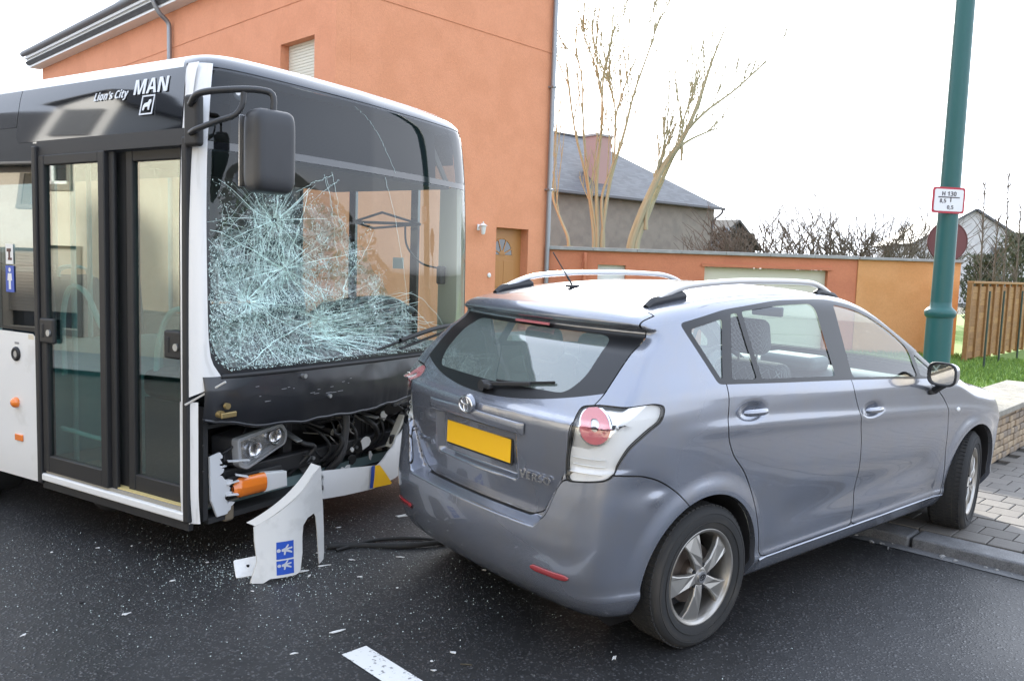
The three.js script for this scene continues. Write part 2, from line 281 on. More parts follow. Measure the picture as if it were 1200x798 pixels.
  SM.slate = std([1, 1, 1], .55, { map: tex(256, (i, x, y) => { const row = (y / 16) | 0, off = row % 2 * 16, t = ((x + off) / 32) | 0, h = Math.sin(row * 12.9 + t * 78.2) * 43758.5, k = h - Math.floor(h); const e = y % 16 < 2 ? .55 : 1; const g = (.07 + .045 * k) * e; return [g, g * 1.04, g * 1.10]; }, true, 1) });
  SM.wood = [0, 1, 2].map((k) => std([1, 1, 1], .75, { map: tex(256, (i, x, y) => { const g = fbmAt(x * .05, y * .9 + k * 50), c = [[.31, .155, .05], [.27, .135, .045], [.34, .18, .06]][k]; return c.map((v) => v * (.75 + .5 * g)); }, true, 1) }));
  function fbmAt(x, y) { const q = pn[(((y * 6) | 0) % 512) * 512 + ((x * 6 | 0) % 512)]; return q; }
  SM.door = std([.42, .20, .065], .45); SM.zinc = std([.30, .31, .32], .45, { metalness: .6 }); SM.white = std([.74, .74, .72], .5); SM.shutter = std([.66, .62, .50], .55); SM.greyTrim = std([.12, .12, .125], .5); SM.bark = std([1, 1, 1], .95, { map: tex(128, (i) => { const k = pn[(i * 4) % pn.length]; return [lerp(.24, .44, k), lerp(.225, .41, k), lerp(.135, .26, k)]; }, true, 4) }); SM.twig = std([.13, .105, .08], .95); SM.evergreen = std([.085, .095, .055], .9); SM.window = phy([.03, .035, .04], .05, { clearcoat: 1 }); SM.brick = std([.40, .265, .235], .9);
}
// ---- ground, road, kerb, pavement, lawn
function slab(name, b0, b1, a0, a1, y, mat) { const g = new THREE.PlaneGeometry(b1 - b0, a1 - a0, 1, 1).rotateX(-PI / 2), p = g.attributes.position, uv = g.attributes.uv; for (let i = 0; i < p.count; i++) { const b = p.getX(i) + (b0 + b1) / 2, a = -p.getZ(i) + (a0 + a1) / 2, w = st(b, y, a); p.setXYZ(i, w[0], y, w[2]); uv.setXY(i, b, a); } g.computeVertexNormals(); return structure(name, g, mat); }
structure('ground', new THREE.PlaneGeometry(700, 700).rotateX(-PI / 2).translate(0, -.03, 0), SM.earth);
const road = slab('road', -3.4, 5.52, -60, 90, 0, SM.asphalt);
slab('far_pavement', -6, -3.4, -40, 60, .06, SM.concrete);
slab('pavement_bed', 5.6, 8.3, -30, 60, .052, SM.bed); slab('driveway_bed', 8.3, 14, -30, 1.95, .050, SM.bed);
slab('lawn', 8.0, 60, 2.2, 12.0, .040, SM.grass);
slab('gutter_strip', 5.40, 5.50, -30, 60, .004, SM.kerb);
{ // dashed line painted on the road
  const P = at; const pts = [[-.70, -3.44], [-.605, -3.525], [-.30, -3.21], [.9, -2.0], [.80, -1.92], [-.42, -3.15]]; const d = V(.575, 0, -.0).normalize();
  const dir = V(.70, 0, .715).normalize(), sd = V(-dir.z, 0, dir.x), o = V(-.655, .004, -3.482), g = new THREE.PlaneGeometry(.128, 1.9, 1, 1).rotateX(-PI / 2), p = g.attributes.position; for (let i = 0; i < 4; i++) { const u = p.getX(i), v = -p.getZ(i) + .95; const q = o.clone().addScaledVector(sd, u).addScaledVector(dir, v); p.setXYZ(i, q.x, .004, q.z); g.attributes.uv.setXY(i, u * 4, v * 4); }
  const wn = fbmTile(256, 16, 4, 55); structure('road_marking', g, std([1, 1, 1], .8, { map: tex(256, (i) => { const k = .8 * sstep(.64, .76, wn[i]); return [lerp(.62, .12, k), lerp(.62, .12, k), lerp(.60, .12, k)]; }, true, 1) }));
}
{ // kerb stones, pavers
  const k = new THREE.Group(); k.name = 'kerb'; k.userData.kind = 'structure'; scene.add(k); const r = rng(17), g0 = boxUV(bx(.22, .18, .985, 0, 0, 0, .018));
  for (let a = -8; a < 16; a++) { const m = part('kerb_stone', g0, SM.kerb, k); m.position.set(...st(5.61 + .004 * (r() - .5), -.018 + .005 * (r() - .5), a + .18)); m.rotation.y = TURN + .006 * (r() - .5); }
  const pv = new THREE.Group(); pv.name = 'paver_field'; pv.userData.kind = 'structure'; scene.add(pv); const W = .20, D = .20, g1 = boxUV(bx(W - .006, .05, D - .006, 0, 0, 0, .006)), rest = [];
  for (let i = 0; i < 30; i++) for (let j = -7; j < 24; j++) { const b = 5.725 + W / 2 + i * W, a = j * D + (i % 2) * D / 2; if (b > 8.28 && a > 1.82) continue; const y = .052 + .004 * (r() - .5); const p = st(b, y, a), seen = b < 8.3 && a > .15 && a < 2.75 && pv.children.length < 230; const m = new THREE.Mesh(g1, SM.pavers[(r() * 4) | 0]); const rot = TURN + .01 * (r() - .5), tl = .008 * (r() - .5); if (seen) { shadowed(m); m.name = 'paver'; m.position.set(...p); m.rotation.set(tl, rot, tl); pv.add(m); } else { const q = g1.clone(); q.rotateY(rot); q.translate(...p); rest.push(q); } }
  const m = part('paver_remainder', rest, SM.pavers[1], pv); m.userData.kind = 'stuff';
  const gr = []; for (let i = 0; i < 130; i++) { const g = new THREE.DodecahedronGeometry(.006 + .014 * r() ** 2, 0); g.scale(1, .5, 1); g.translate(...st(5.33 + .15 * r() ** .6, .006, -1 + 6 * r())); gr.push(g); } const gm = part('gutter_grit', gr, SM.concrete, scene); tag(gm, 'loose grit along the foot of the kerb', 'grit', null, 'stuff');
}
{ // low garden wall of small stones with concrete slabs on top
  const w = thing('garden_wall', 'low brown stone garden wall topped with pale concrete slabs', 'wall', st(8.0, 0, 2.16), TURN), r = rng(23);
  part('core', bx(3.06, .46, .44, 1.53, .27, 0), std([.20, .175, .14], .95), w);
  const gs = [.10, .125, .15].map((L) => boxUV(bx(L - .008, .058, .05, 0, 0, 0, .012)));
  for (let c = 0; c < 7; c++) { let x = .01 + .04 * r(); while (x < 3.0) { const k = (r() * 3) | 0, L = [.10, .125, .15][k]; const m = part('stone', gs[k], SM.bricks[(r() * 4) | 0], w); m.position.set(x + L / 2, .09 + c * .066, .225 + .012 * r()); m.rotation.set(0, .04 * (r() - .5), .03 * (r() - .5)); x += L; } }
  for (let i = 0; i < 4; i++) { const m = part('cap_slab', boxUV(bx(.765, .055, .58, 0, 0, 0, .008)), SM.cap, w); m.position.set(.39 + i * .77, .528, .0); m.rotation.y = .004 * (r() - .5); }
}
{ // lawn blades
  const g = new THREE.BufferGeometry(); g.setAttribute('position', new THREE.Float32BufferAttribute([-.006, 0, 0, .006, 0, 0, .004, .07, .012], 3)); g.computeVertexNormals(); const N = 26000, m = new THREE.InstancedMesh(g, std([1, 1, 1], .9), N), r = rng(41), M4 = new THREE.Matrix4(), q = new THREE.Quaternion(), c = new THREE.Color();
  for (let i = 0; i < N; i++) { const p = st(8.2 + 12 * r() ** .8, .038, 2.5 + 5 * r()); q.setFromEuler(new THREE.Euler((r() - .5) * .9, r() * 6.3, (r() - .5) * .9)); const s = .6 + .8 * r(); M4.compose(V(...p), q, V(s * 1.6, s, s)); m.setMatrixAt(i, M4); const k = r(); c.setRGB(lerp(.11, .22, k), lerp(.20, .33, k), .05); m.setColorAt(i, c); }
  m.name = 'lawn_grass'; scene.add(shadowed(m)); tag(m, 'short green grass on the lawn behind the low wall', 'grass', null, 'stuff');
}
// ---- orange house on the corner
{
  const H = thing('orange_house', 'tall orange rendered house with white eaves and grey gutter', 'house', st(8.1, 0, 12.175), TURN);
  const hx = 5.65, ey = 7.34, ry = 9.5, dp = 15.4;  // local: x across the gable, -z along the street
  const wA = extr([[0, 0], [dp, 0], [dp, ey], [0, ey]], .30, 0, [[[.66, 4.15], [1.80, 4.15], [1.80, 5.63], [.66, 5.63]], [[5.2, 4.15], [6.35, 4.15], [6.35, 5.63], [5.2, 5.63]], [[9.6, 4.15], [10.75, 4.15], [10.75, 5.63], [9.6, 5.63]]]); wA.rotateY(PI / 2);  // x->-z
  part('street_wall', boxUV(wA), SM.orange, H);
  const wB = extr([[.302, 0], [hx, 0], [hx, 8.9], [hx / 2, ry + .4], [.302, ey + (ry - ey) * .302 / (hx / 2)]], .30, 0, [[[3.98, .30], [4.96, .30], [4.96, 2.50], [3.98, 2.50]]]).translate(0, 0, -.30); part('gable_wall', boxUV(wB), SM.orange, H);
  part('corner_infill', boxUV(bx(.302, .3, .30, .151, ey + .10, -.15)), SM.orange, H);
  part('back_wall', boxUV(bx(.3, 8.8, dp - .31, hx - .15, 4.4, -dp / 2 - .15)), SM.orange, H); part('end_wall', boxUV(bx(hx - .62, ey, .3, hx / 2, ey / 2, -dp + .15)), SM.orange, H);
  for (const s of [0, 1]) { const e = s ? 8.9 : ey, a = Math.atan2(ry + .4 - e, hx / 2), L = Math.hypot(ry + .4 - e, hx / 2) + .5, g = bx(L, .12, dp + .5); g.rotateZ(s ? -a : a); g.translate(s ? hx - Math.cos(a) * (L / 2 - .48) : Math.cos(a) * (L / 2 - .48), e + .16 + Math.sin(a) * (L / 2 - .48), -dp / 2); part('roof_slope', boxUV(g), SM.slate, H); }
  part('eaves_cornice', [bx(.30, .12, dp + .3, -.15, 7.14, -dp / 2 - .05), bx(.36, .10, dp + .3, -.18, 7.25, -dp / 2 - .05), bx(.42, .06, dp + .3, -.21, 7.33, -dp / 2 - .05)], SM.white, H);
  part('gutter', [new THREE.CylinderGeometry(.085, .085, dp + .4, 14, 1, true, PI / 2 - .0, PI).rotateX(PI / 2).rotateZ(PI / 2).translate(-.44, 7.45, -dp / 2 - .05), bx(.03, .10, dp + .4, -.36, 7.44, -dp / 2 - .05)], SM.greyTrim, H);
  part('downpipe', [tube([[-.44, 7.38, -6.4], [-.44, 7.24, -6.4], [-.30, 6.98, -6.4], [-.10, 6.80, -6.4], [-.08, 6.55, -6.4]], .05, 30, 10), cyl(.05, .05, 6.4, -.08, 3.4, -6.4, 12)], SM.zinc, H);
  part('downpipe', [cyl(.055, .055, 8.6, 5.50, 4.33, .08, 12), cyl(.075, .065, .12, 5.50, 8.6, .08, 12)], SM.zinc, H); for (const y of [1.2, 3.4, 5.6]) part('pipe_clip', bx(.14, .04, .16, 5.50, y, .07, .01), SM.zinc, H);
  part('plaster_bead', [bx(.012, .014, dp, -.005, 6.30, -dp / 2)], SM.orange, H); part('plaster_bead', [bx(hx, .014, .012, hx / 2, 6.33, .005)], SM.orange, H);
  for (const z of [-.66, -5.2, -9.6]) { const w = new THREE.Group(); w.name = 'window'; H.add(w); part('roller_shutter_backing', bx(.03, 1.48, 1.14, .20, 4.89, z - .57), SM.shutter, w); for (let k = 0; k < 27; k++) part('shutter_slat', bx(.014, .050, 1.13, .178, 4.18 + k * .055, z - .57, .005), SM.shutter, w); part('window_sill', bx(.30, .05, 1.24, .06, 4.135, z - .57, .01), SM.kerb, w); }
  { const d = new THREE.Group(); d.name = 'front_door'; H.add(d); d.position.set(4.47, .30, -.24); part('door_leaf', bx(.98, 2.20, .05, 0, 1.10, 0, .004), SM.door, d); const fan = []; for (let i = 0; i <= 16; i++) { const a = i / 16 * PI; fan.push([Math.cos(a) * .31, 1.64 + Math.sin(a) * .34]); }
    part('fanlight', extr(fan, .01).translate(-.10, 0, .022), SM.window, d); for (let i = 0; i < 4; i++) { const a = (i + .5) / 4 * PI; part('glazing_bar', beam([-.10 + .08 * Math.cos(a), 1.64 + .08 * Math.sin(a), .036], [-.10 + .31 * Math.cos(a), 1.64 + .34 * Math.sin(a), .036], .025, .014, .003, V(0, 0, 1)), SM.door, d); } part('fan_hub', extr(fan.map(([x, y]) => [x * .27, 1.64 + (y - 1.64) * .27]), .018).translate(-.10, 0, .024), SM.door, d); part('fan_moulding', tube(fan.map(([x, y]) => [x - .10, y, .03]), .014, 40, 6), SM.door, d);
    for (const [x, y0, y1] of [[-.29, .95, 1.52], [.11, .95, 1.52], [-.29, .15, .85], [.11, .15, .85]]) part('door_panel', bx(.30, y1 - y0, .03, x, (y0 + y1) / 2, .02, .012), SM.door, d); part('door_handle', bx(.13, .022, .05, .36, 1.03, .05, .008), SM.zinc, d); }
  part('door_step', bx(1.3, .28, .7, 4.47, .16, .36), SM.concrete, H);
  { const l = new THREE.Group(); l.name = 'wall_lantern'; H.add(l); l.position.set(3.45, 2.42, .05); l.scale.setScalar(.78); part('lantern_arm', [bar([0, .02, -.06], [0, .16, .06], .012), bar([0, .16, .06], [0, .13, .12], .012), bx(.09, .16, .02, 0, .06, -.05, .01)], SM.white, l); part('lantern_cage', [new THREE.CylinderGeometry(.085, .055, .20, 6, 1, true).translate(0, .0, .13), new THREE.ConeGeometry(.12, .08, 6).translate(0, .14, .13), new THREE.SphereGeometry(.02, 8, 6).translate(0, .19, .13), cyl(.04, .05, .03, 0, -.11, .13, 6)], SM.white, l); }
  part('door_bell', [new THREE.SphereGeometry(.05, 14, 10).scale(1, 1, .4).translate(3.80, 1.50, .01)], SM.white, H);
  part('chimney', boxUV(bx(.9, 1.8, .9, hx / 2 - .6, 9.9, -12.2)), SM.greyTrim, H);
}
// ---- low garage row closing the yard
{
  const G0 = V(.74, 0, -18.30), G1 = V(9.92, 0, -18.30);
  const red = thing('garage_building', 'low brick red garage with flat roof and pale garage door', 'garage', [.74, 0, -18.30]);
  const wl = 6.9; part('wall', boxUV(extr([[0, -.1], [wl, -.1], [wl, 2.10], [0, 2.10]], .25, 0, [[[3.50, 0], [6.25, 0], [6.25, 1.84], [3.50, 1.84]], [[1.12, 0], [1.74, 0], [1.74, 1.80], [1.12, 1.80]]]).translate(0, 0, -.25)), SM.red, red);
  part('flat_roof', bx(wl, .10, 5.5, wl / 2, 2.06, -3.0), SM.greyTrim, red); part('side_wall', boxUV(bx(.25, 2.1, 5.2, .125, 1.0, -2.86)), SM.red, red);
  for (let i = 0; i < 7; i++) part('coping', boxUV(bx(.98, .075, .42, .495 + i * .985, 2.138, -.13, .008)), SM.concrete, red);
  const gd = new THREE.Group(); gd.name = 'garage_door'; red.add(gd); for (let k = 0; k < 5; k++) part('door_section', bx(2.75, .362, .04, 4.875, .18 + k * .367, -.16, .008), SM.shutter, gd); part('door_header', bx(2.9, .07, .05, 4.875, 1.87, .01), SM.red, red);
  part('side_door', bx(.62, 1.8, .04, 1.43, .9, -.14, .004), SM.white, red); part('downpipe', tube([[.82, 2.05, .06], [.82, 1.86, .10], [.82, 1.66, .07], [.82, .1, .07]], .04, 24, 8), SM.red, red);
  const or = thing('garage_building', 'low bright orange garage wall next to the fence', 'garage', [.74 + wl + .004, 0, -18.27]);
  const w2 = 2.28; part('wall', boxUV(bx(w2, 2.2, .25, w2 / 2, 1.0, -.125)), SM.orange2, or); part('side_wall', boxUV(bx(.25, 2.2, 5.2, w2 - .125, 1.0, -2.86)), SM.orange2, or); part('flat_roof', bx(w2 - .02, .10, 5.5, w2 / 2 - .02, 2.04, -3.0), SM.greyTrim, or); for (let i = 0; i < 2; i++) part('coping', boxUV(bx(1.15, .06, .40, .58 + i * 1.155, 2.132, -.12, .008)), SM.concrete, or);
}
{ // board fence beside the lawn
  const f = thing('board_fence', 'brown timber board fence with upright posts behind the lawn', 'fence', st(18.75, .03, 4.95), TURN), r = rng(61), g = boxUV(bx(.52, .135, .022, 0, 0, 0, .004)), gp = boxUV(bx(.10, 1.66, .09, 0, .83, 0, .008));
  for (let i = 0; i < 9; i++) { const p = part('post', gp, SM.wood[1], f); p.position.set(i * .60, 0, 0); if (i < 8) { for (let k = 0; k < 11; k++) { const b = part('board', g, SM.wood[(r() * 3) | 0], f); b.position.set(i * .60 + .30, .12 + k * .138, -.01 + .006 * r()); b.rotation.z = .006 * (r() - .5); } const t = part('top_rail', bx(.60, .05, .13, i * .60 + .30, 1.655, 0, .008), SM.wood[2], f); } }
  const mat = std([.03, .05, .035], .5); for (const [b, a] of [[17.6, 4.3], [19.3, 4.45], [20.6, 4.4], [21.9, 4.35], [23.2, 4.3]]) { const m = part('wire_fence_post', cyl(.02, .02, 1.5, 0, .75, 0, 8), mat, scene); m.position.set(...st(b, .03, a)); tag(m, 'thin dark green steel post in front of the board fence', 'post', 'wire fence posts on the lawn'); }
}
// ---- lamp post with signs
{
  const P = at(1099, 410, 8.15), g = std([.012, .095, .085], .38); const o = thing('lamp_post', 'dark green steel lamp post standing behind the low garden wall', 'lamp post', [P.x, 0, P.z]);
  const L = (pts) => new THREE.LatheGeometry(pts.map((p) => new THREE.Vector2(...p)), 32);
  part('base_tube', L([[.20, 0], [.20, .04], [.135, .06], [.125, .10], [.122, 1.36]]), g, o); part('collar', L([[.122, 1.34], [.140, 1.36], [.145, 1.385], [.145, 1.41], [.125, 1.43], [.10, 1.455], [.096, 1.50]]), g, o); part('upper_tube', L([[.096, 1.48], [.090, 3.2], [.082, 6.2], [.080, 6.4], [0, 6.42]]), g, o); part('service_door', bx(.11, .36, .012, 0, .62, .122, .004), g, o); part('lamp_head', [tube([[0, 6.3, 0], [0, 6.6, .1], [0, 6.7, .5]], .035, 20, 8), bx(.26, .12, .6, 0, 6.68, .8, .05)], SM.greyTrim, o);
  const fz = -.0; const s = thing('hydrant_sign', 'small white hydrant plate with red border on the lamp post', 'sign', [P.x - .065, 2.49, P.z + .105], .10); s.rotation.z = -.01;
  part('plate', extr(roundPoly([[-.168, -.125], [.168, -.125], [.168, .125], [-.168, .125]], .03), .006), std([.42, .03, .045], .4), s); part('face', extr(roundPoly([[-.148, -.105], [.148, -.105], [.148, .105], [-.148, .105]], .022), .003).translate(0, 0, .0055), SM.white, s);
  const ink = std([.06, .05, .055], .6), put = (t, h, x, y) => part('lettering', lettering(t, h, .002).translate(x, y, .0085), ink, s); put('H 130', .042, 0, .062); part('rule', bx(.22, .010, .002, 0, .028, .0095), ink, s); part('rule', bx(.010, .045, .002, .02, .006, .0097), ink, s); put('8,5', .036, -.06, -.010); put('0,5', .036, .02, -.070);
  const c = at(1111, 283, 8.5), d = thing('round_sign', 'round dark red sign seen from behind past the lamp post', 'sign', [c.x, 0, c.z]); part('disc', new THREE.CylinderGeometry(.20, .20, .012, 40).rotateX(PI / 2).translate(0, c.y, 0), std([.16, .045, .04], .5), d); part('rim', new THREE.TorusGeometry(.20, .010, 8, 40).translate(0, c.y, 0), std([.13, .04, .035], .5), d); part('post', cyl(.025, .025, c.y + .1, 0, (c.y + .1) / 2, -.05, 12), SM.zinc, d); part('clamp', bx(.12, .03, .05, 0, c.y + .06, -.03, .006), SM.zinc, d);
}
// ---- houses behind
{
  const h = thing('slate_roof_house', 'grey rendered house with a long pale slate roof behind the garages', 'house');
  const E0 = V(1.2, 5.02, -35.7), E1 = V(10.3, 5.06, -43), d = E1.clone().sub(E0).setY(0), Lw = d.length(), ang = Math.atan2(-d.z, d.x); h.position.set(E0.x, 0, E0.z); h.rotation.y = ang;
  part('wall', boxUV(bx(Lw, 5.02, .3, Lw / 2, 2.51, -.15)), SM.grey, h); part('end_wall', boxUV(bx(.3, 5.02, 8.1, Lw - .15, 2.51, -4.36)), SM.grey, h);
  const rp = (...t) => soup(t.flat()), n = 1, up = 8.35, rx = 6.2, E = [-.3, 5.0, .35], Fp = [Lw + .35, 5.0, .35], G = [Lw + .35, 5.0, -8.9], R0 = [-.3, up, -4.2], R1 = [rx, up, -4.2]; const uvq = (g) => boxUV(g, .42);
  const slopeUV = (tri) => { const g = soup(tri.flat(2)); const p = g.attributes.position, uv = new Float32Array(p.count * 2); for (let i = 0; i < p.count; i++) { uv[2 * i] = p.getX(i) * .35 + p.getZ(i) * .05; uv[2 * i + 1] = p.getY(i) * .62; } g.setAttribute('uv', new THREE.BufferAttribute(uv, 2)); return g; };
  part('roof_slope', slopeUV([[E, Fp, R1], [E, R1, R0]]), SM.slate, h); part('roof_slope', slopeUV([[Fp, G, R1]]), SM.slate, h); part('roof_slope', slopeUV([[G, [-.3, 5.0, -8.9], R0], [G, R0, R1]]), SM.slate, h);
  part('gutter', [bx(Lw + .7, .14, .16, Lw / 2, 4.98, .38, .03)], SM.greyTrim, h); part('downpipe', tube([[Lw + .2, 4.95, .4], [Lw + .2, 4.7, .3], [Lw - .05, 4.4, .08], [Lw - .05, .2, .08]], .06, 24, 8), SM.greyTrim, h); part('satellite_dish', [new THREE.SphereGeometry(.45, 20, 8, 0, 2 * PI, 0, .7).rotateX(1.3).translate(Lw + .35, 3.7, .3), bar([Lw, 3.6, .0], [Lw + .35, 3.7, .3], .03)], SM.greyTrim, h); part('ridge', bar([-.3, up + .02, -4.2], [rx, up + .02, -4.2], .08), SM.slate, h);
  part('chimney', [boxUV(bx(.95, 3.4, .8, 3.95, 6.1, -.9))], SM.brick, h); part('chimney_cap', bx(1.08, .1, .95, 3.95, 7.83, -.9), SM.concrete, h); part('roof_light', bx(.7, .03, .9, .35, 6.4, -1.55).translate(0, 0, 0), SM.window, h); part('wall_vent', bx(.5, .3, .06, Lw - .9, 2.6, .03), SM.greyTrim, h);
}
function simpleHouse(name, label, x, z, turn, w, dpt, eh, rh, wallM, roofM) {
  const h = thing(name, label, 'house', [x, 0, z], turn); part('wall', boxUV(extr([[-w / 2, 0], [w / 2, 0], [w / 2, eh], [0, rh], [-w / 2, eh]], dpt).translate(0, 0, -dpt)), wallM, h);
  for (const s of [1, -1]) { const a = Math.atan2(rh - eh, w / 2), L = Math.hypot(rh - eh, w / 2) + .5, g = bx(L, .14, dpt + .6); g.rotateZ(-s * a); g.translate(s * (Math.cos(a) * L / 2), rh + .1 - Math.sin(a) * L / 2, -dpt / 2); part('roof_slope', boxUV(g, .4), roofM, h); }
  for (const [wx, wy] of [[-w * .24, eh * .35], [w * .24, eh * .35], [-w * .24, eh * .8], [w * .24, eh * .8]]) { const wn = part('window', bx(1.1, 1.3, .05, wx, wy, .03), SM.window, h); part('window_frame', bx(1.25, .08, .08, wx, wy - .7, .05), SM.white, wn); } return h;
}
simpleHouse('gabled_house', 'pale gabled house with grey roof far behind the board fence', 33.3, -60, -.12, 7.6, 9, 4.4, 6.75, SM.pale, SM.slate);
simpleHouse('gabled_house', 'grey roofed house half hidden at the edge behind bare trees', 43.5, -62, -.3, 8.5, 9, 5.6, 8.2, SM.grey, SM.slate);
simpleHouse('dark_roof_house', 'low dark roofed outbuilding behind the garages', 12.2, -46, .9, 6.0, 6, 3.2, 4.5, SM.greyTrim, SM.bed);
// ---- house across the street, mirrored in the bus
{
  const h = thing('cream_house', 'cream rendered house across the street with dark roof', 'house', st(-5, 0, 12.9), TURN);  // local: z = -(a-12.9); wall faces +x
  const zz = (a) => -(a - 12.9); const holes = [[12.3, 13.9, .42, 1.80], [12.48, 13.5, 2.80, 3.46], [8.6, 9.7, .9, 2.1], [9.0, 9.9, 2.75, 3.44], [16.4, 17.6, .9, 2.1], [16.5, 17.5, 2.8, 3.46], [4.2, 5.4, .9, 2.1], [1.0, 2.0, 0, 2.1], [-3.6, -2.4, .9, 2.1], [20, 21.2, .9, 2.1]];
  const g = extr([[-9, 0], [26, 0], [26, 3.72], [-9, 3.72]], .35, 0, holes.map(([a, b, c, e]) => [[a, c], [b, c], [b, e], [a, e]])); g.rotateY(PI / 2); g.translate(-.35, 0, 12.9); part('wall', boxUV(g), SM.cream, h);
  for (const [a0, a1, y0, y1] of holes) { const w = new THREE.Group(); w.name = 'window'; h.add(w); const sh = y0 > .4 && y0 < .5; part('window_surround', [bx(.03, .10, a1 - a0 + .2, .016, y0 - .05, zz((a0 + a1) / 2)), bx(.02, y1 - y0, .10, .012, (y0 + y1) / 2, zz(a0 - .05)), bx(.02, y1 - y0, .10, .012, (y0 + y1) / 2, zz(a1 + .05))], SM.grey, w); if (sh) { for (let k = 0; k < 19; k++) part('shutter_slat', bx(.02, .055, a1 - a0, -.12, .72 + k * .057, zz((a0 + a1) / 2), .005), std([.42, .38, .31], .7), w); part('pane', bx(.02, .3, a1 - a0, -.2, .56, zz((a0 + a1) / 2)), SM.window, w); } else { part('pane', bx(.02, y1 - y0, a1 - a0, -.22, (y0 + y1) / 2, zz((a0 + a1) / 2)), SM.window, w); part('window_frame', [bx(.05, y1 - y0, .07, -.19, (y0 + y1) / 2, zz((a0 + a1) / 2)), bx(.05, .07, a1 - a0, -.19, y0 + .035, zz((a0 + a1) / 2)), bx(.05, .07, a1 - a0, -.19, y1 - .035, zz((a0 + a1) / 2)), bx(.05, y1 - y0, .06, -.188, (y0 + y1) / 2, zz(a0 + .03)), bx(.05, y1 - y0, .06, -.188, (y0 + y1) / 2, zz(a1 - .03))], SM.white, w); } }
  const rf = bx(5.6, .16, 35.6); rf.rotateZ(-.70); rf.translate(-2.05 + .1, 5.5, 12.9 - 8.5); part('roof_slope', boxUV(rf, .4), std([.03, .03, .032], .6), h); part('gutter', bx(.16, .12, 35.4, .30, 3.72, 12.9 - 8.5, .04), SM.greyTrim, h); part('back_wall', bx(.3, 7, 35, -4.2, 3.5, 12.9 - 8.5), SM.cream, h); part('end_wall', [bx(4.0, 3.7, .3, -2.2, 1.85, 21.7)], SM.cream, h); part('end_wall', [bx(4.0, 3.7, .3, -2.2, 1.85, -12.9)], SM.cream, h);
  for (const a of [13.4, 5.0]) { const dm = new THREE.Group(); dm.name = 'dormer'; h.add(dm); part('dormer_wall', extr([[-.75, 4.6], [.75, 4.6], [.75, 5.9], [0, 6.75], [-.75, 5.9]], 1.8).rotateY(PI / 2).translate(-2.2, 0, zz(a)), SM.white, dm); for (const s of [1, -1]) { const q = bx(2.1, .08, 1.3); q.rotateX(s * .85); q.translate(-1.2, 6.42, zz(a) + s * .46); part('dormer_roof', q, std([.03, .03, .032], .6), dm); } part('dormer_window', bx(.05, .9, .9, -.37, 5.3, zz(a)), SM.window, dm); }
}
// ---- trees and shrubs
function taper(pts, r0, r1, n = 6) { const c = new THREE.CatmullRomCurve3(pts), S = Math.max(4, pts.length * 4), fr = c.computeFrenetFrames(S); const P = Array.from({ length: S + 1 }, (_, i) => c.getPointAt(i / S)); return grid(n, S, (u, v) => { const i = Math.round(v * S), a = u * 2 * PI, r = lerp(r0, r1, (i / S) ** .8), N = fr.normals[i], B = fr.binormals[i], q = P[i]; return [q.x + r * (N.x * Math.cos(a) + B.x * Math.sin(a)), q.y + r * (N.y * Math.cos(a) + B.y * Math.sin(a)), q.z + r * (N.z * Math.cos(a) + B.z * Math.sin(a))]; }, true); }
function stemsTree(name, label, base, depth, stems, r, group) {
  const B = at(base[0], base[1], depth), o = thing(name, label, 'tree', [B.x, 0, B.z], 0, group), off = V(-B.x, 0, -B.z), rr = rng(base[0]);
  part('trunk', taper([V(0, -.1, 0), V(.03, B.y * .5, 0), V(0, B.y - .15, 0)], r * 2.0, r * 1.7, 10), SM.bark, o);
  for (const [w, ...pts] of stems) { const dz = (rr() - .5) * 2.2, P = pts.map(([x, y], i) => at(x, y, depth + dz * i / pts.length).add(off)); P.unshift(P[0].clone().add(V(0, -.45, 0))); part('limb', taper(P, r * w, .020, 7), SM.bark, o);
    const tw = []; for (let i = 0; i < 13; i++) { const c = new THREE.CatmullRomCurve3(P), t = .35 + .6 * rr(), q = c.getPoint(t), d = c.getTangent(t), L = .5 + 1.3 * rr(), sd = V(rr() - .5, .35 + .5 * rr(), rr() - .5).normalize(); const m = q.clone().addScaledVector(d, L * .3).addScaledVector(sd, L * .3), e = m.clone().addScaledVector(d, L * .3).addScaledVector(sd, L * .4).add(V(0, L * .15, 0)); tw.push(taper([q, m, e], .018, .010, 4)); for (let k = 0; k < 4; k++) { const s = m.clone().lerp(e, rr()), d2 = V(rr() - .5, .5 + rr(), rr() - .5).add(d).normalize(), l2 = L * (.3 + .4 * rr()); tw.push(taper([s, s.clone().addScaledVector(d2, l2 * .5).add(V(.04 * (rr() - .5), .02, 0)), s.clone().addScaledVector(d2, l2)], .012, .007, 3)); } } const m = part('twigs', tw, SM.bark, o); m.userData.kind = 'stuff'; }
  return o;
}
const px1 = (x, y) => [630 + x / 2.348, y / 2.348];
stemsTree('pollard_tree', 'bare pruned tree with a sheaf of upright stems behind the garages', px1(168, 668), 24, [[.85, px1(155, 660), px1(150, 600), px1(132, 480), px1(105, 370), px1(88, 260), px1(80, 190)], [1.0, px1(165, 655), px1(163, 500), px1(176, 350), px1(180, 230), px1(196, 140), px1(215, 60)], [1.0, px1(178, 650), px1(200, 500), px1(240, 360), px1(265, 260), px1(310, 130), px1(342, 30)], [.8, px1(182, 655), px1(178, 540), px1(210, 440), px1(216, 320), px1(240, 240), px1(262, 180)], [.6, px1(160, 640), px1(136, 470), px1(126, 330), px1(118, 190), px1(95, 140), px1(60, 130)], [.5, px1(180, 300), px1(165, 200), px1(130, 100), px1(120, 50)], [.4, px1(216, 320), px1(200, 240), px1(190, 200)]], .066);
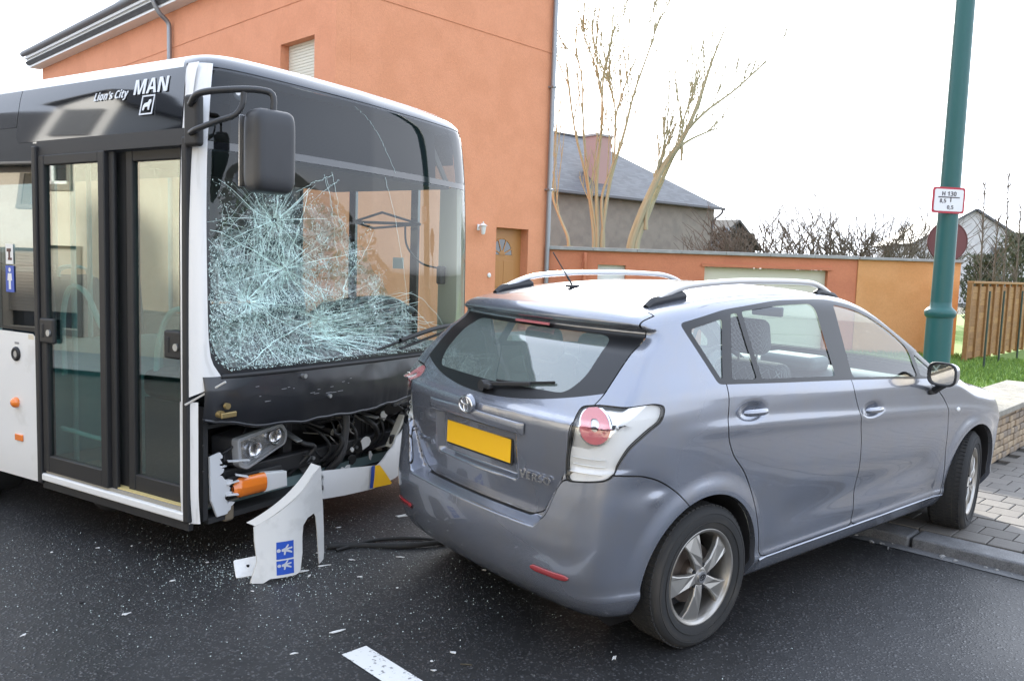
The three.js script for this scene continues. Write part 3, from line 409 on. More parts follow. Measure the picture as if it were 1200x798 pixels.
stemsTree('pollard_tree', 'bare leaning tree with mossy forked trunk behind the garages', px1(262, 672), 24.5, [[2.0, px1(258, 672), px1(285, 590), px1(318, 515), px1(345, 460), px1(400, 380), px1(440, 290), px1(480, 170), px1(520, 70)], [1.6, px1(272, 668), px1(305, 585), px1(335, 515), px1(392, 405), px1(470, 362), px1(500, 352)], [.7, px1(400, 380), px1(460, 310), px1(540, 250), px1(630, 170)], [.9, px1(300, 590), px1(322, 500), px1(335, 450), px1(350, 400), px1(360, 350)], [.5, px1(398, 400), px1(400, 340), px1(420, 280), px1(430, 250)]], .078);
stemsTree('pollard_tree', 'single short mossy stem beside the house downpipe', px1(85, 662), 23, [[.7, px1(85, 660), px1(66, 610), px1(44, 550), px1(30, 470), px1(20, 430)]], .075);
function bareShrub(name, label, x, y0, z, W, Hh, seed, n, group, thick = .02) {
  const o = thing(name, label, 'shrub', [x, 0, z], 0, group), r = rng(seed), st_ = [], tw = [];
  const grow = (p, d, L, rad_, k) => { const e = p.clone().addScaledVector(d, L), m = p.clone().lerp(e, .5).add(V((r() - .5) * L * .15, (r() - .5) * L * .1, (r() - .5) * L * .15)); (k < 1 ? st_ : tw).push(taper([p, m, e], rad_, rad_ * .6, 4)); if (k >= 3) return; const c = 2 + (r() * 2.6 | 0); for (let i = 0; i < c; i++) { const nd = d.clone().multiplyScalar(.8).add(V((r() - .5) * 1.5, (r() - .25) * .8, (r() - .5) * 1.2)).normalize(); grow(p.clone().lerp(e, .5 + .5 * r()), nd, L * (.55 + .25 * r()), rad_ * .58, k + 1); } };
  for (let i = 0; i < n; i++) { const a = (i + r()) / n; grow(V((a - .5) * W * .55, y0 * .0, (r() - .5) * W * .3), V((a - .5) * 1.3, 1, (r() - .5) * .6).normalize(), Hh * (.42 + .14 * r()), thick, 0); }
  const t = part('stems', st_, SM.twig, o); t.userData.kind = 'stuff'; const c = part('crown', tw, SM.twig, o); c.userData.kind = 'stuff'; return o;
}
{ const g = 'bare shrubs behind the garages'; let i = 0; for (const [px, dep, W, H] of [[885, 29, 3.4, 3.6], [935, 30, 3.6, 4.4], [975, 30.5, 2.6, 3.7], [1032, 30, 3.2, 4.3], [1062, 32, 3.0, 4.0]]) { const p = at(px, 300, dep); bareShrub('bare_shrub', 'leafless shrub with fine spreading twigs behind the garages', p.x, 0, p.z, W, H, 300 + i++ * 7, 15, g, .05); } }
{ let i = 0; for (const [px, top, dep] of [[1150, 205, 24], [1178, 190, 26], [1165, 250, 23], [1192, 235, 25]]) { const b = at(px, 335, dep), t = at(px + 6, top, dep), o = thing('bare_sapling', ['tall thin leafless sapling behind the board fence, next to the tallest', 'tallest thin leafless sapling behind the board fence', 'shortest thin leafless sapling behind the board fence', 'medium thin leafless sapling behind the end of the board fence'][i], 'tree', [b.x, 0, b.z], 0, 'saplings behind the board fence'), r = rng(500 + i++), tw = [], Ht = t.y, dx = t.x - b.x; part('trunk', taper([V(0, 0, 0), V(dx * .4, Ht * .5, 0), V(dx, Ht, 0)], .05, .008, 6), SM.twig, o); for (let k = 0; k < 46; k++) { const s = .25 + .7 * r(), p = V(dx * s, Ht * s, 0), a = r() * 6.3, L = (.9 - .6 * s) * (.6 + r()); const d = V(Math.cos(a), .9 + .6 * r(), Math.sin(a)).normalize(); tw.push(taper([p, p.clone().addScaledVector(d, L * .5).add(V(0, .05, 0)), p.clone().addScaledVector(d, L)], .014, .004, 4)); } const c = part('crown', tw, SM.twig, o); c.userData.kind = 'stuff'; } }
{ let i = 0; for (const [px, top, dep, w] of [[1188, 275, 27, 1.9], [1150, 300, 28, 1.6], [850, 268, 34, 2.6], [868, 275, 35, 2.2]]) { const b = at(px, 335, dep), t = at(px, top, dep), r = rng(600 + i++), o = thing('evergreen_bush', ['broad dark evergreen bush among the saplings behind the board fence', 'low dark evergreen bush behind the corner of the board fence', 'brownish dense bush touching the corner of the grey house', 'smaller brownish bush in front of the dark outbuilding'][i - 1], 'bush', [b.x, 0, b.z], 0, i < 3 ? 'evergreens behind the board fence' : 'bushes beside the grey house'); const H = t.y, lv = []; for (let k = 0; k < 1500; k++) { const s = r() ** .8, y = H * (.15 + .85 * s), rad_ = w * .5 * (1 - .55 * s) * Math.sqrt(r()) * (1 + .25 * Math.sin(k)), a = r() * 6.3; const g = new THREE.BufferGeometry(); const q = .07 + .08 * r(); g.setAttribute('position', new THREE.Float32BufferAttribute([-q * .35, 0, 0, q * .35, 0, 0, 0, q * 1.6, q * .3], 3)); g.rotateX((r() - .5) * 2); g.rotateZ((r() - .5) * 1.5); g.rotateY(a); g.translate(Math.cos(a) * rad_, y, Math.sin(a) * rad_); g.computeVertexNormals(); lv.push(g); } part('trunk', taper([V(0, 0, 0), V(.02, H * .4, 0), V(0, H * .8, 0)], .06, .02, 6), SM.twig, o); const c = part('crown', lv, i < 3 ? SM.evergreen : std([.07, .055, .035], .95), o); c.userData.kind = 'stuff'; } }
// ---------------------------------------------------------------- the bus (local: x forward, y up, z to its right, the door side)
{
  const bus = thing('city_bus', 'white and black city bus with shattered windscreen and torn off front bumper', 'bus', [-1.1004, 0, -5.3467], -rad(31.33));
  const dirtN = fbmTile(512, 6, 6, 101), sp = rng(7);
  const white = phy([1, 1, 1], .32, { clearcoat: .5, clearcoatRoughness: .12, map: tex(512, (i) => { const k = sstep(.54, .74, dirtN[i]) * .35 + (sp() < .012 ? .3 : 0); return [lerp(.74, .46, k), lerp(.74, .45, k), lerp(.73, .42, k)]; }, true) });
  const black = phy([.008, .009, .011], .05, { ior: 1.9 });
  const black2 = phy([.016, .017, .020], .28, { clearcoat: .4, clearcoatRoughness: .2 });
  const rubber = std([.016, .016, .017], .6), alu = std([.52, .53, .54], .35, { metalness: .8 });
  const tint = phy([.60, .76, .73], .015, { transmission: 1, thickness: 0, ior: 2.3 }), sideTint = phy([.13, .16, .16], .015, { transmission: 1, thickness: 0, ior: 2.3 }), clearG = phy([.80, .90, .87], .015, { transmission: 1, thickness: 0, ior: 1.5 }), headerG = phy([.30, .33, .36], .02, { transmission: 1, thickness: 0, ior: 1.5 });
  const dark = std([.02, .02, .021], .7), darkMetal = std([.045, .045, .047], .5, { metalness: .4 }), rail = std([.42, .55, .55], .3), interior = std([.16, .23, .23], .7), cream = std([.62, .56, .44], .6), seatM = std([.03, .05, .07], .9), whiteP = std([.70, .70, .69], .5);

  const sideZ = pchip([.2, .27, .5, 1.2, 1.8, 2.2, 2.55, 2.71, 2.755, 2.79, 2.82, 2.84], [1.215, 1.235, 1.25, 1.25, 1.248, 1.235, 1.20, 1.165, 1.13, 1.05, .75, 0]);
  const planX = pchip([0, .6, .9, 1.05, 1.15, 1.20, 1.232, 1.247, 1.25], [.235, .218, .195, .175, .148, .120, .078, .03, -.02]);
  const lean = pchip([.2, 1.2, 2.3, 2.6, 2.70, 2.75, 2.785, 2.81, 2.83, 2.85], [0, 0, -.015, -.03, -.045, -.075, -.125, -.20, -.32, -.5]);
  const frontX = (z, y) => planX(Math.abs(z) * 1.25 / Math.max(sideZ(y), .05)) + lean(y);
  const nrm = (f, a, b) => { const e = .004, p = f(a, b), q = f(a + e, b), r = f(a, b + e), u = q.map((v, i) => v - p[i]), w = r.map((v, i) => v - p[i]), n = [u[1] * w[2] - u[2] * w[1], u[2] * w[0] - u[0] * w[2], u[0] * w[1] - u[1] * w[0]], l = Math.hypot(...n); return n.map((v) => v / l); };
  function sheet(f, a0, a1, b0, b1, step, sgn) {  // soup over a surface f(a,b)
    const na = Math.max(1, Math.ceil((a1 - a0) / step)), nb = Math.max(1, Math.ceil((b1 - b0) / step)), m = { p: [], n: [], q: [] };
    f.flip = sgn < 0; const P = [], N = []; for (let j = 0; j <= nb; j++) for (let i = 0; i <= na; i++) { const a = lerp(a0, a1, i / na), b = lerp(b0, b1, j / nb); P.push(f(a, b)); N.push(nrm(f, a, b).map((v) => v * sgn)); }
    for (let j = 0; j < nb; j++) for (let i = 0; i < na; i++) { const a = j * (na + 1) + i; for (const k of (f.flip ? [a, a + na + 1, a + 1, a + 1, a + na + 1, a + na + 2] : [a, a + 1, a + na + 1, a + 1, a + na + 2, a + na + 1])) { m.p.push(...P[k]); m.n.push(...N[k]); } } return m;
  }
  const sideF = (s, o = 0) => (x, y) => [x, y, s * (sideZ(y) + o)], frontF = (o = 0) => (z, y) => [frontX(z, y) + o, y, z];
  // polygon patch on a flank (x,y) or on the front (z,y); thick = depth of its edge
  function side(name, poly, off, mat, parent = bus, s = 1, r = .0, step = .035) { const q = r ? roundPoly(poly, r) : poly, xs = q.map((p) => p[0]), ys = q.map((p) => p[1]), d = polySDF(q); const m = cut(sheet(sideF(s, off), Math.min(...xs), Math.max(...xs), Math.min(...ys), Math.max(...ys), step, s), (x, y) => d(x, y) - 1e-5)[0]; return part(name, toGeo(m), mat, parent); }
  function front(name, poly, off, mat, parent = bus, r = 0, step = .06, hole) { const q = r ? roundPoly(poly, r) : poly, xs = q.map((p) => p[0]), ys = q.map((p) => p[1]), d = polySDF(q); const m = cut(sheet(frontF(off), Math.min(...xs), Math.max(...xs), Math.min(...ys), Math.max(...ys), step, -1), (x, y, z) => Math.max(d(z, y) - 1e-5, hole ? -hole(z, y) : -1))[0]; return part(name, toGeo(m), mat, parent); }
  const R = (x0, x1, y0, y1) => [[x0, y0], [x1, y0], [x1, y1], [x0, y1]];
  const L = 12;
  // ---- shell
  const capX = (z, y) => planX(Math.min(Math.abs(z) * 1.25 / Math.max(sideZ(y), .05), 1.25)) + lean(y);
  const roofSec = (t) => { const a = Math.abs(t), y = a > .6 ? lerp(2.82, 2.70, ((a - .6) / .4) ** 1.2) : lerp(2.84, 2.82, (a / .6) ** 1.4); return [Math.sign(t) * (a > .6 ? sideZ(y) : sideZ(2.82) * a / .6), y]; };
  part('roof', grid(16, 60, (u, v) => { const [z, y] = roofSec(v * 2 - 1); const e = planX(1.25) + lean(y); return [lerp(-L, e, u), y, z]; }, true), white, bus);
  const capG = (y0, y1) => grid(60, 10, (u, v) => { const y = lerp(y0, y1, v), w = sideZ(y), q = Math.sin(lerp(-1, 1, u) * PI / 2); return [capX(q * w, y), y, q * w]; }, true);
  part('roof_cap', capG(2.775, 2.84), white, bus); part('roof_cap', capG(2.70, 2.775), phy([.035, .04, .05], .15, { clearcoat: 1, clearcoatRoughness: .05 }), bus);
  
  part('floor', bx(L - .1, .06, 2.40, -L / 2, .33, 0), interior, bus); part('chassis', [bx(L - 3.2, .22, 1.9, -L / 2 - 1.2, .24, 0)], dark, bus);
  part('rear_wall', bx(.06, 2.5, 2.36, -L + .03, 1.55, 0), white, bus); part('rear_lining', bx(.04, 2.3, 2.3, -L + .10, 1.5, 0), dark, bus);
  part('ceiling', bx(L - .35, .03, 2.2, -L / 2 - .12, 2.62, 0), std([.22, .22, .215], .7), bus);
  // right flank behind the door
  side('flank_panel', [[-1.985, .62], [-1.90, .27], [-1.372, .275], [-1.372, 1.205], [-L, 1.215], [-L, .27], [-2.93, .27], [-2.86, .62], [-2.68, .82], [-2.42, .87], [-2.16, .82]], 0, white);
  side('flank_panel', [[-2.93, .27], [-2.86, .62], [-2.68, .82], [-2.42, .87], [-2.16, .82], [-1.985, .62], [-1.90, .27], [.03, .29], [.03, 1.10], [-L, 1.215], [-L, .27]], 0, white, bus, -1);
  const sw = side('side_window', R(-1.80 - 1.45, -1.345, 1.218, 2.47), -.002, sideTint); part('window_pillar', bx(.10, 1.27, .02, -3.30, 1.845, 1.235), black, bus);
  for (const [a, b] of [[-4.85, -3.35], [-6.4, -4.95], [-8, -6.5], [-9.6, -8.1], [-11.2, -9.7]]) { side('side_window', R(a, b, 1.218, 2.47), -.002, sideTint); part('window_pillar', bx(.10, 1.27, .02, a - .05, 1.845, 1.235), black, bus); }
  for (const [a, b] of [[-.36, -.02], [-1.02, -.44], [-2.5, -1.12], [-4, -2.58], [-5.5, -4.08], [-7, -5.58], [-8.5, -7.08], [-10, -8.58], [-11.4, -10.08]]) { side('side_window', R(a, b, 1.10, 2.47), -.002, clearG, bus, -1); part('window_pillar', bx(.07, 1.40, .03, a - .04, 1.78, -1.225), black, bus); }
  side('upper_band', R(-L, -1.62, 2.472, 2.703), .0, black); side('upper_band', R(-L, -.03, 2.472, 2.703), .0, black, bus, -1);
  const ub = side('upper_band', roundPoly([[-1.612, 2.372], [.05, 2.372], [.04, 2.700], [-1.612, 2.700]], [.001, .01, .05, .001]), .001, black);
  // writing on the band
  const silver = std([.62, .64, .66], .35, { metalness: .3 });
  const onSide = (g, x, y, o = .004) => { g.rotateX(-.215); return g.translate(x, y, sideZ(y) + o); };
  { const t = lettering('MAN', .085, .003).scale(1.12, 1, 1); part('lettering', onSide(t, -.30, 2.618), silver, ub); const t2 = lettering("Lion's City", .046, .003); t2.applyMatrix4(new THREE.Matrix4().makeShear(0, 0, .22, 0, 0, 0)); part('lettering', onSide(t2, -.655, 2.587), silver, ub);
    const lg = extr(R(-.055, .055, -.055, .055), .003, 0, [R(-.047, .047, -.047, .047)]), lion = extr([[-.035, -.03], [-.022, -.03], [-.016, -.012], [.008, -.010], [.014, -.03], [.024, -.03], [.024, -.005], [.033, .016], [.027, .030], [.012, .028], [.004, .014], [-.022, .010], [-.034, -.004]], .003); part('lion_emblem', [onSide(lg, -.315, 2.515), onSide(lion, -.315, 2.515)], silver, ub); }
  // stickers on the side window
  { const st = part('window_sticker', bx(.085, .125, .002, -1.655, 1.69, 1.252), whiteP, bus); part('sticker_print', [bx(.05, .02, .001, -1.66, 1.715, 1.2535), bx(.02, .05, .001, -1.655, 1.69, 1.2537), bx(.045, .015, .001, -1.648, 1.66, 1.2539)], std([.10, .05, .04], .7), st);
    const s2 = part('window_sticker', bx(.095, .165, .002, -1.655, 1.535, 1.252), std([.03, .08, .42], .5), bus); part('pictogram', [new THREE.CircleGeometry(.014, 16).translate(-1.655, 1.592, 1.2535), extr([[-.02, .04], [.02, .04], [.026, -.005], [.012, -.005], [.012, -.06], [-.012, -.06], [-.012, -.005], [-.026, -.005]], .001).translate(-1.655, 1.53, 1.2532)], whiteP, s2); }
  // lamps and cap on the flank
  { const c = part('filler_cap', new THREE.TorusGeometry(.032, .014, 10, 28).translate(-1.60, 1.066, 1.253), rubber, bus); part('cap_lock', cyl(.026, .024, .012, -1.60, 1.066, 1.255, 20, 'z'), alu, c); part('cap_label', bx(.05, .014, .001, -1.595, 1.135, 1.2508), std([.25, .25, .26], .6), bus);
    part('side_repeater', new THREE.SphereGeometry(.034, 20, 14).scale(1, 1, .9).translate(-1.61, .757, 1.258), M.amber, bus); part('side_reflector', bx(.085, .042, .012, -1.585, .535, 1.255, .004), M.amber, bus); part('rating_label', bx(.06, .03, .001, -1.43, 1.185, 1.2507), cream, bus); }
  // ---- entrance door, two leaves
  const frameBox = (x0, x1, y0, y1, z, t, mat, parent, name) => part(name, [bx(t, y1 - y0, .05, x0 + t / 2, (y0 + y1) / 2, z, .008), bx(t, y1 - y0, .05, x1 - t / 2, (y0 + y1) / 2, z, .008), bx(x1 - x0 - 2 * t, t, .046, (x0 + x1) / 2, y1 - t / 2, z, .008), bx(x1 - x0 - 2 * t, t * 1.7, .046, (x0 + x1) / 2, y0 + t * .85, z, .008)], mat, parent);
  side('door_header', R(-1.355, .05, 2.285, 2.371), .012, rubber); part('door_post', bx(.045, 2.06, .05, -1.352, 1.31, 1.236, .01), rubber, bus); part('door_post', bx(.045, 2.03, .06, .045, 1.31, 1.226, .012), rubber, bus);
  for (const [x0, x1, z, lab] of [[-1.325, -.66, 1.222, 0], [-.545, .018, 1.165, 1]]) {
    const leaf = new THREE.Group(); leaf.name = 'door_leaf'; bus.add(leaf);
    frameBox(x0, x1, .36, 2.285, z, .06, rubber, leaf, 'leaf_frame');
    part('door_glass', bx(x1 - x0 - .10, 1.78, .006, (x0 + x1) / 2, 1.335, z + .002), tint, leaf);
    const hx = lab ? x1 - .145 : x0 + .075; part('lock_plate', bx(.155, .155, .03, hx, lab ? 1.235 : 1.235, z + .022, .03), rubber, leaf); part('lock_slot', bx(.022, .085, .012, hx - .035, 1.235, z + .036, .008), dark, leaf); part('lock_barrel', cyl(.02, .02, .02, hx + .035, 1.225, z + .036, 18, 'z'), alu, leaf);
    part('finger_guard', bx(.05, 1.93, .03, lab ? x0 - .025 : x1 + .025, 1.32, z - .015, .012), rubber, leaf);
  }
  part('door_gap_seal', bx(.14, 1.93, .03, -.605, 1.325, 1.150, .01), dark, bus);
  part('step_edge', bx(1.40, .045, .03, -.645, .322, 1.24, .01), whiteP, bus); part('step_tread', bx(1.36, .02, .34, -.645, .352, 1.06), std([.30, .28, .24], .7), bus); part('step_strip', bx(1.34, .006, .05, -.645, .366, 1.19), std([.62, .50, .22], .6), bus);
  part('lower_skirt', bx(1.40, .05, .03, -.645, .275, 1.225), rubber, bus);
  // ---- right corner post, white, flaring under the windscreen
  const wrap = (s0, s1, y0, y1, o, name, mat, zs = 1, lo) => {  // strip round the corner: t=0 on the flank at x=s0, t=1 on the front at z=s1
    part(name, grid(14, 40, (u, v) => { const y = lerp(lo ? lo(u) : y0, y1, v), w = sideZ(y); const s1v = typeof s1 === 'function' ? s1(y) : s1; let x, z; const k = w / 1.25; const zf = lerp(1.249, s1v, clamp(u / 1, 0, 1) ** 1.6) * k; if (u < .2) { x = lerp(s0, planX(1.249) + lean(y), u / .2); z = w; } else { const tt = (u - .2) / .8; const zz = lerp(1.249, s1v, tt * tt * (2 - tt)); z = zz * k; x = planX(zz) + lean(y); } return [x + o, y, zs * (z + o * .5)]; }), mat, bus);
  };
  const wsEdge = pchip([.9, 1.06, 1.10, 1.18, 1.35, 1.8, 2.28, 2.72], [1.10, 1.10, 1.125, 1.165, 1.178, 1.183, 1.185, 1.185]);
  wrap(.048, (y) => wsEdge(y), .94, 2.715, .008, 'corner_post', white, 1, (u) => lerp(.93, 1.065, u));
  part('post_fold', beam([.05, .935, 1.255], [.20, 1.06, 1.115], .02, .012, .003), alu, bus);
  wrap(.065, 1.215, .29, .95, .0, 'lower_post', white); for (let k = 0; k < 3; k++) part('post_bolt', cyl(.006, .006, .01, .135, .86 - k * .14, 1.205, 10, 'x'), dark, bus);
  wrap(.03, 1.18, .95, 2.72, .0, 'corner_post', white, -1); wrap(.03, 1.18, .30, .95, .0, 'lower_post', white, -1);
  // ---- front: header glass with the rolled display behind, black band under it
  const hd = front('header_glass', roundPoly([[-1.175, 2.31], [1.165, 2.31], [1.12, 2.685], [-1.12, 2.685]], .03), .0, headerG);
  front('header_border', R(-1.19, 1.175, 2.272, 2.312), .001, black); front('header_top_band', R(-1.13, 1.13, 2.682, 2.72), -.002, black2);
  { const st = fbmTile(64, 4, 2, 5); const lines = tex(64, (i, x, y) => { const k = y % 8 < 2 ? 1 : 0; return k ? [.045, .047, .05] : [.010, .011, .012]; }, true, 1); lines.repeat.set(1, 5.5); part('destination_blind', grid(40, 6, (u, v) => { const z = lerp(-.82, .98, u), y = lerp(2.32, 2.66, v); return [frontX(z, y) - .09 + .0 * v, y, z]; }), std([1, 1, 1], .6, { map: lines }), bus); }
  part('cab_ceiling', bx(1.2, .03, 2.3, -.62, 2.30, 0), std([.05, .055, .06], .6), bus); part('blind_fold', [beam([.02, 2.64, -.80], [.06, 2.32, -1.0], .02, .04, .006)], cream, bus);
  part('convex_mirror', new THREE.SphereGeometry(.06, 18, 12).scale(.6, 1, .9).translate(.05, 2.54, -1.02), rubber, bus); part('marker_lamp', new THREE.SphereGeometry(.035, 16, 10).scale(.4, 1, 1).translate(frontX(1.0, 2.58) - .01, 2.58, .98), whiteP, bus);
  // ---- windscreen: bowed pane caved in at the door side, crazed and cracked
  const nz = createNoise2D(rng(21)), edgeK = (z, y) => sstep(1.185, 1.00, z) * sstep(1.10, 1.24, y) * sstep(2.27, 2.1, y) * sstep(-1.18, -1.0, z);
  const harm = (z, y) => { const line = y - lerp(1.10, 2.12, sstep(-1.0, .55, z)); const k = sstep(.06, -.24, line + .10 * nz(z * 3, y * 3)); return k * sstep(-1.0, -.55, z) * (1 - .75 * sstep(1.70, 1.98, y + .12 * nz(z * 4 + 7, y * 2)) * sstep(.82, .96, z)); };  // how badly broken, 0..1
  const dent = (z, y) => { const g = (cz, cy, rz, ry) => Math.exp(-(((z - cz) / rz) ** 2) - (((y - cy) / ry) ** 2)); let d = .15 * g(.72, 1.52, .42, .34) + .09 * g(.15, 1.25, .5, .16) + .05 * g(.85, 1.95, .2, .25);
    d += harm(z, y) * (.030 * Math.abs(nz(z * 3.1 + 4, y * 3.1)) + .014 * Math.abs(nz(z * 8, y * 8 + 9)) + .006 * nz(z * 21, y * 21)); const cr = y - 1.42 - .16 * (.75 - z) * 0 + .13 * (z - .9); d -= .05 * Math.exp(-((cr / .045) ** 2)) * sstep(.0, .35, z); return d * edgeK(z, y); };
  const wsF = (o = 0) => (z, y) => [frontX(z, y) - dent(z, y) + o, y, z];
  {
    const poly = polySDF(roundPoly([[-1.19, 1.105], [1.10, 1.105], [1.178, 1.22], [1.186, 2.275], [-1.19, 2.275]], [.05, .05, .06, .02, .03]));
    const all = cut(sheet(wsF(-.004), -1.19, 1.19, 1.10, 2.28, .016, -1), (x, y, z) => poly(z, y))[0], [bad, good] = cut(all, (x, y, z) => .5 - harm(z, y));
    const ws = part('windscreen', toGeo(good), clearG, bus);
    const rn = fbmTile(512, 32, 4, 61, .7), rl = fbmTile(512, 6, 3, 64), crz = phy([1, 1, 1], 1, { transmission: .95, thickness: 0, ior: 1.5, map: tex(512, (i) => { const k = sstep(.35, .62, rn[i]); return [lerp(.50, .90, k), lerp(.70, .97, k), lerp(.67, .95, k)]; }, true), roughnessMap: tex(512, (i) => [0, lerp(.03, .60, sstep(.40, .66, .5 * rn[i] + .5 * rl[i])), 0], false) });
    part('crazed_glass', toGeo(bad, 1.6), crz, ws, 'crushed, crazed part of the windscreen');
    front('windscreen_border', roundPoly([[-1.215, 1.075], [1.13, 1.075], [1.195, 1.20], [1.20, 2.275], [-1.215, 2.275]], [.05, .05, .06, .01, .01]), -.002, black2, bus, 0, .02, polySDF(roundPoly([[-1.175, 1.125], [1.085, 1.125], [1.160, 1.235], [1.168, 2.262], [-1.175, 2.262]], [.05, .05, .06, .03, .03])));
    // crack web: thin ribbons lying on the glass
    const rr = rng(99), pos = [], col = [], F = wsF(.0015), nF = (z, y) => nrm(wsF(0), z, y);
    const seg = (z0, y0, z1, y1, w, b) => { const L2 = Math.hypot(z1 - z0, y1 - y0) || 1e-6, dz = -(y1 - y0) / L2 * w, dy = (z1 - z0) / L2 * w, q = [F(z0 - dz, y0 - dy), F(z0 + dz, y0 + dy), F(z1 - dz, y1 - dy), F(z1 + dz, y1 + dy)]; for (const k of [0, 1, 2, 1, 3, 2]) { pos.push(...q[k]); col.push(b * .80, b * 1.0, b * .95); } };
    const ok = (z, y) => poly(z, y) < -.004;
    const ray = (hz, hy, a, len, w, b, jit) => { let z = hz + Math.cos(a) * .015, y = hy + Math.sin(a) * .015, l = 0; while (l < len) { const s = .012 + .02 * rr(); a += (rr() - .5) * jit; const z1 = z + Math.cos(a) * s, y1 = y + Math.sin(a) * s; if (!ok(z1, y1) || (harm(z1, y1) < .03 && rr() < .35)) break; seg(z, y, z1, y1, w * (1 - .7 * l / len), b); z = z1; y = y1; l += s; } };
    const hits = [[.72, 1.93, 1], [.84, 1.47, 1.1], [.34, 1.36, 1], [.60, 1.66, .8]];
    for (const [hz, hy, k] of hits) for (let i = 0; i < 62 * k; i++) ray(hz, hy, rr() * 2 * PI, (.06 + .42 * rr() ** 1.8) * k, .0006 + .0010 * rr(), .6 + .5 * rr(), .22);
    for (let i = 0; i < 50; i++) ray(.72 + .3 * (rr() - .5), 2.0 - .2 * rr(), -PI / 2 + 1.1 * (rr() - .5), .25 + .5 * rr(), .0007 + .0011 * rr(), .6 + .6 * rr(), .10);  // running down the pane
    for (let i = 0; i < 60; i++) ray(.45 + .35 * (rr() - .5), 1.42 - .25 * rr(), PI + .75 * (rr() - .35), .25 + .75 * rr() ** 1.4, .0007 + .0010 * rr(), .6 + .6 * rr(), .09);  // running to the driver's side
    for (let i = 0; i < 45; i++) ray(1.12 - .1 * rr(), 1.2 + .75 * rr(), PI + 1.6 * (rr() - .5), .1 + .3 * rr(), .0007 + .0008 * rr(), .6 + .5 * rr(), .15);
    for (const [hz, hy, k] of hits) for (let i = 0; i < 9; i++) ray(hz, hy, (i + rr() * .7) / 9 * 2 * PI, .25 + .5 * rr(), .0016 + .0014 * rr(), 1.15, .10);
    for (let i = 0; i < 9; i++) ray(.40, 1.38 - .02 * i, PI + .5 * (rr() - .42), .55 + .6 * rr(), .0015 + .0010 * rr(), 1.15, .06);
    for (const [hz, hy, k] of hits) for (let q = 0; q < 22; q++) { const r0 = .025 + q * .020 + rr() * .01; let a = rr() * 6, end = a + .5 + rr() * 2.2; while (a < end) { const a1 = a + .022 / r0 * (.5 + rr()), j = 1 + (rr() - .5) * .08; const z0 = hz + Math.cos(a) * r0, y0 = hy + Math.sin(a) * r0, z1 = hz + Math.cos(a1) * r0 * j, y1 = hy + Math.sin(a1) * r0 * j; if (ok(z0, y0) && ok(z1, y1) && harm(z1, y1) > .25) seg(z0, y0, z1, y1, .0006 + .0006 * rr(), .5 + .5 * rr()); a = a1; } }
    // long running cracks out into the sound glass
    for (const [z0, y0, z1, y1, bow] of [[.30, 1.30, -.95, 1.14, .10], [.2, 1.36, -.80, 1.13, .22], [.28, 1.25, -.9, 1.12, .05], [.2, 1.30, -.98, 1.12, .30], [.25, 1.33, -.85, 1.25, .06], [.2, 1.22, -.7, 1.30, .02], [.3, 1.28, -.98, 1.20, .02], [.1, 1.2, -.6, 1.13, .13], [.1, 1.42, -.62, 1.14, .2], [.35, 1.40, -.45, 1.16, .17], [.15, 2.66, -.22, 2.30, .06], [-.12, 2.26, -.42, 1.20, .12], [.42, 2.22, .20, 1.75, -.03], [.40, 2.2, .26, 1.7, .03], [.36, 2.24, .16, 1.62, -.02], [1.08, 2.0, .9, 1.6, .02], [.62, 2.1, .35, 2.22, .01], [.5, 2.05, .30, 2.20, .01]]) {
      let pz = z0, py = y0; const N = 26; for (let i = 1; i <= N; i++) { const t = i / N, z = lerp(z0, z1, t) + (rr() - .5) * .012, y = lerp(y0, y1, t) + bow * Math.sin(t * PI) + (rr() - .5) * .012; if (y > 2.29) { const f2 = frontF(.002); const q = [[pz - .0012, py], [pz + .0012, py], [z - .0012, y], [z + .0012, y]].map(([a, b]) => f2(a, b)); for (const k of [0, 1, 2, 1, 3, 2]) { pos.push(...q[k]); col.push(.6, .75, .72); } } else if (ok(z, y) && ok(pz, py)) seg(pz, py, z, y, .0011, .8); pz = z; py = y; } }
    // crushed granules, thickest along the fold and round the blows
    const crush = (z, y) => { let k = .9 * Math.exp(-(((y - 1.42 + .13 * (z - .9)) / .06) ** 2)) * sstep(.05, .5, z); for (const [hz, hy, q] of hits) k = Math.max(k, .8 * q * Math.exp(-(((z - hz) ** 2 + (y - hy) ** 2) / .016))); return Math.max(k, .42 * sstep(-.2, .6, nz(z * 3.3 + 11, y * 3.3)), .45 * sstep(.25, .8, z) * sstep(1.95, 1.6, y), .5 * sstep(1.26, 1.14, y) * sstep(.1, .7, z)) * harm(z, y); };
    for (let i = 0; i < 52000; i++) { const z = lerp(-.9, 1.17, rr()), y = lerp(1.11, 2.2, rr()); if (rr() > crush(z, y) || !ok(z, y)) continue; const p = F(z, y), s = .0010 + .0026 * rr(), b = .45 + .65 * rr(), q = [[0, 0], [1, .2], [.1, 1], [.9, 1.1]].map(([u, v]) => [p[0] + .003 + (rr() - .5) * .004, p[1] + (v - .5) * s * 2, p[2] + (u - .5) * s * 2]); for (const k of [0, 1, 2, 1, 3, 2]) { pos.push(...q[k]); col.push(b * .82, b * 1.0, b * .95); } }
    // crumb mesh: neighbouring points joined
    const pts = [], cell = .0135, mp = new Map(); for (let gy = 1.10; gy < 2.27; gy += cell) for (let gz = -1.1; gz < 1.18; gz += cell) { const z = gz + rr() * cell, y = gy + rr() * cell, h = harm(z, y) * (.22 + .95 * sstep(-.45, .5, nz(z * 4.2 + 40, y * 4.2) + .4 * nz(z * 11, y * 11))); if (!ok(z, y) || rr() > h * 1.15) continue; mp.set(Math.floor(gz / cell + .5) + ',' + Math.floor(gy / cell + .5), pts.length); pts.push([z, y, Math.floor(gz / cell + .5), Math.floor(gy / cell + .5)]); }
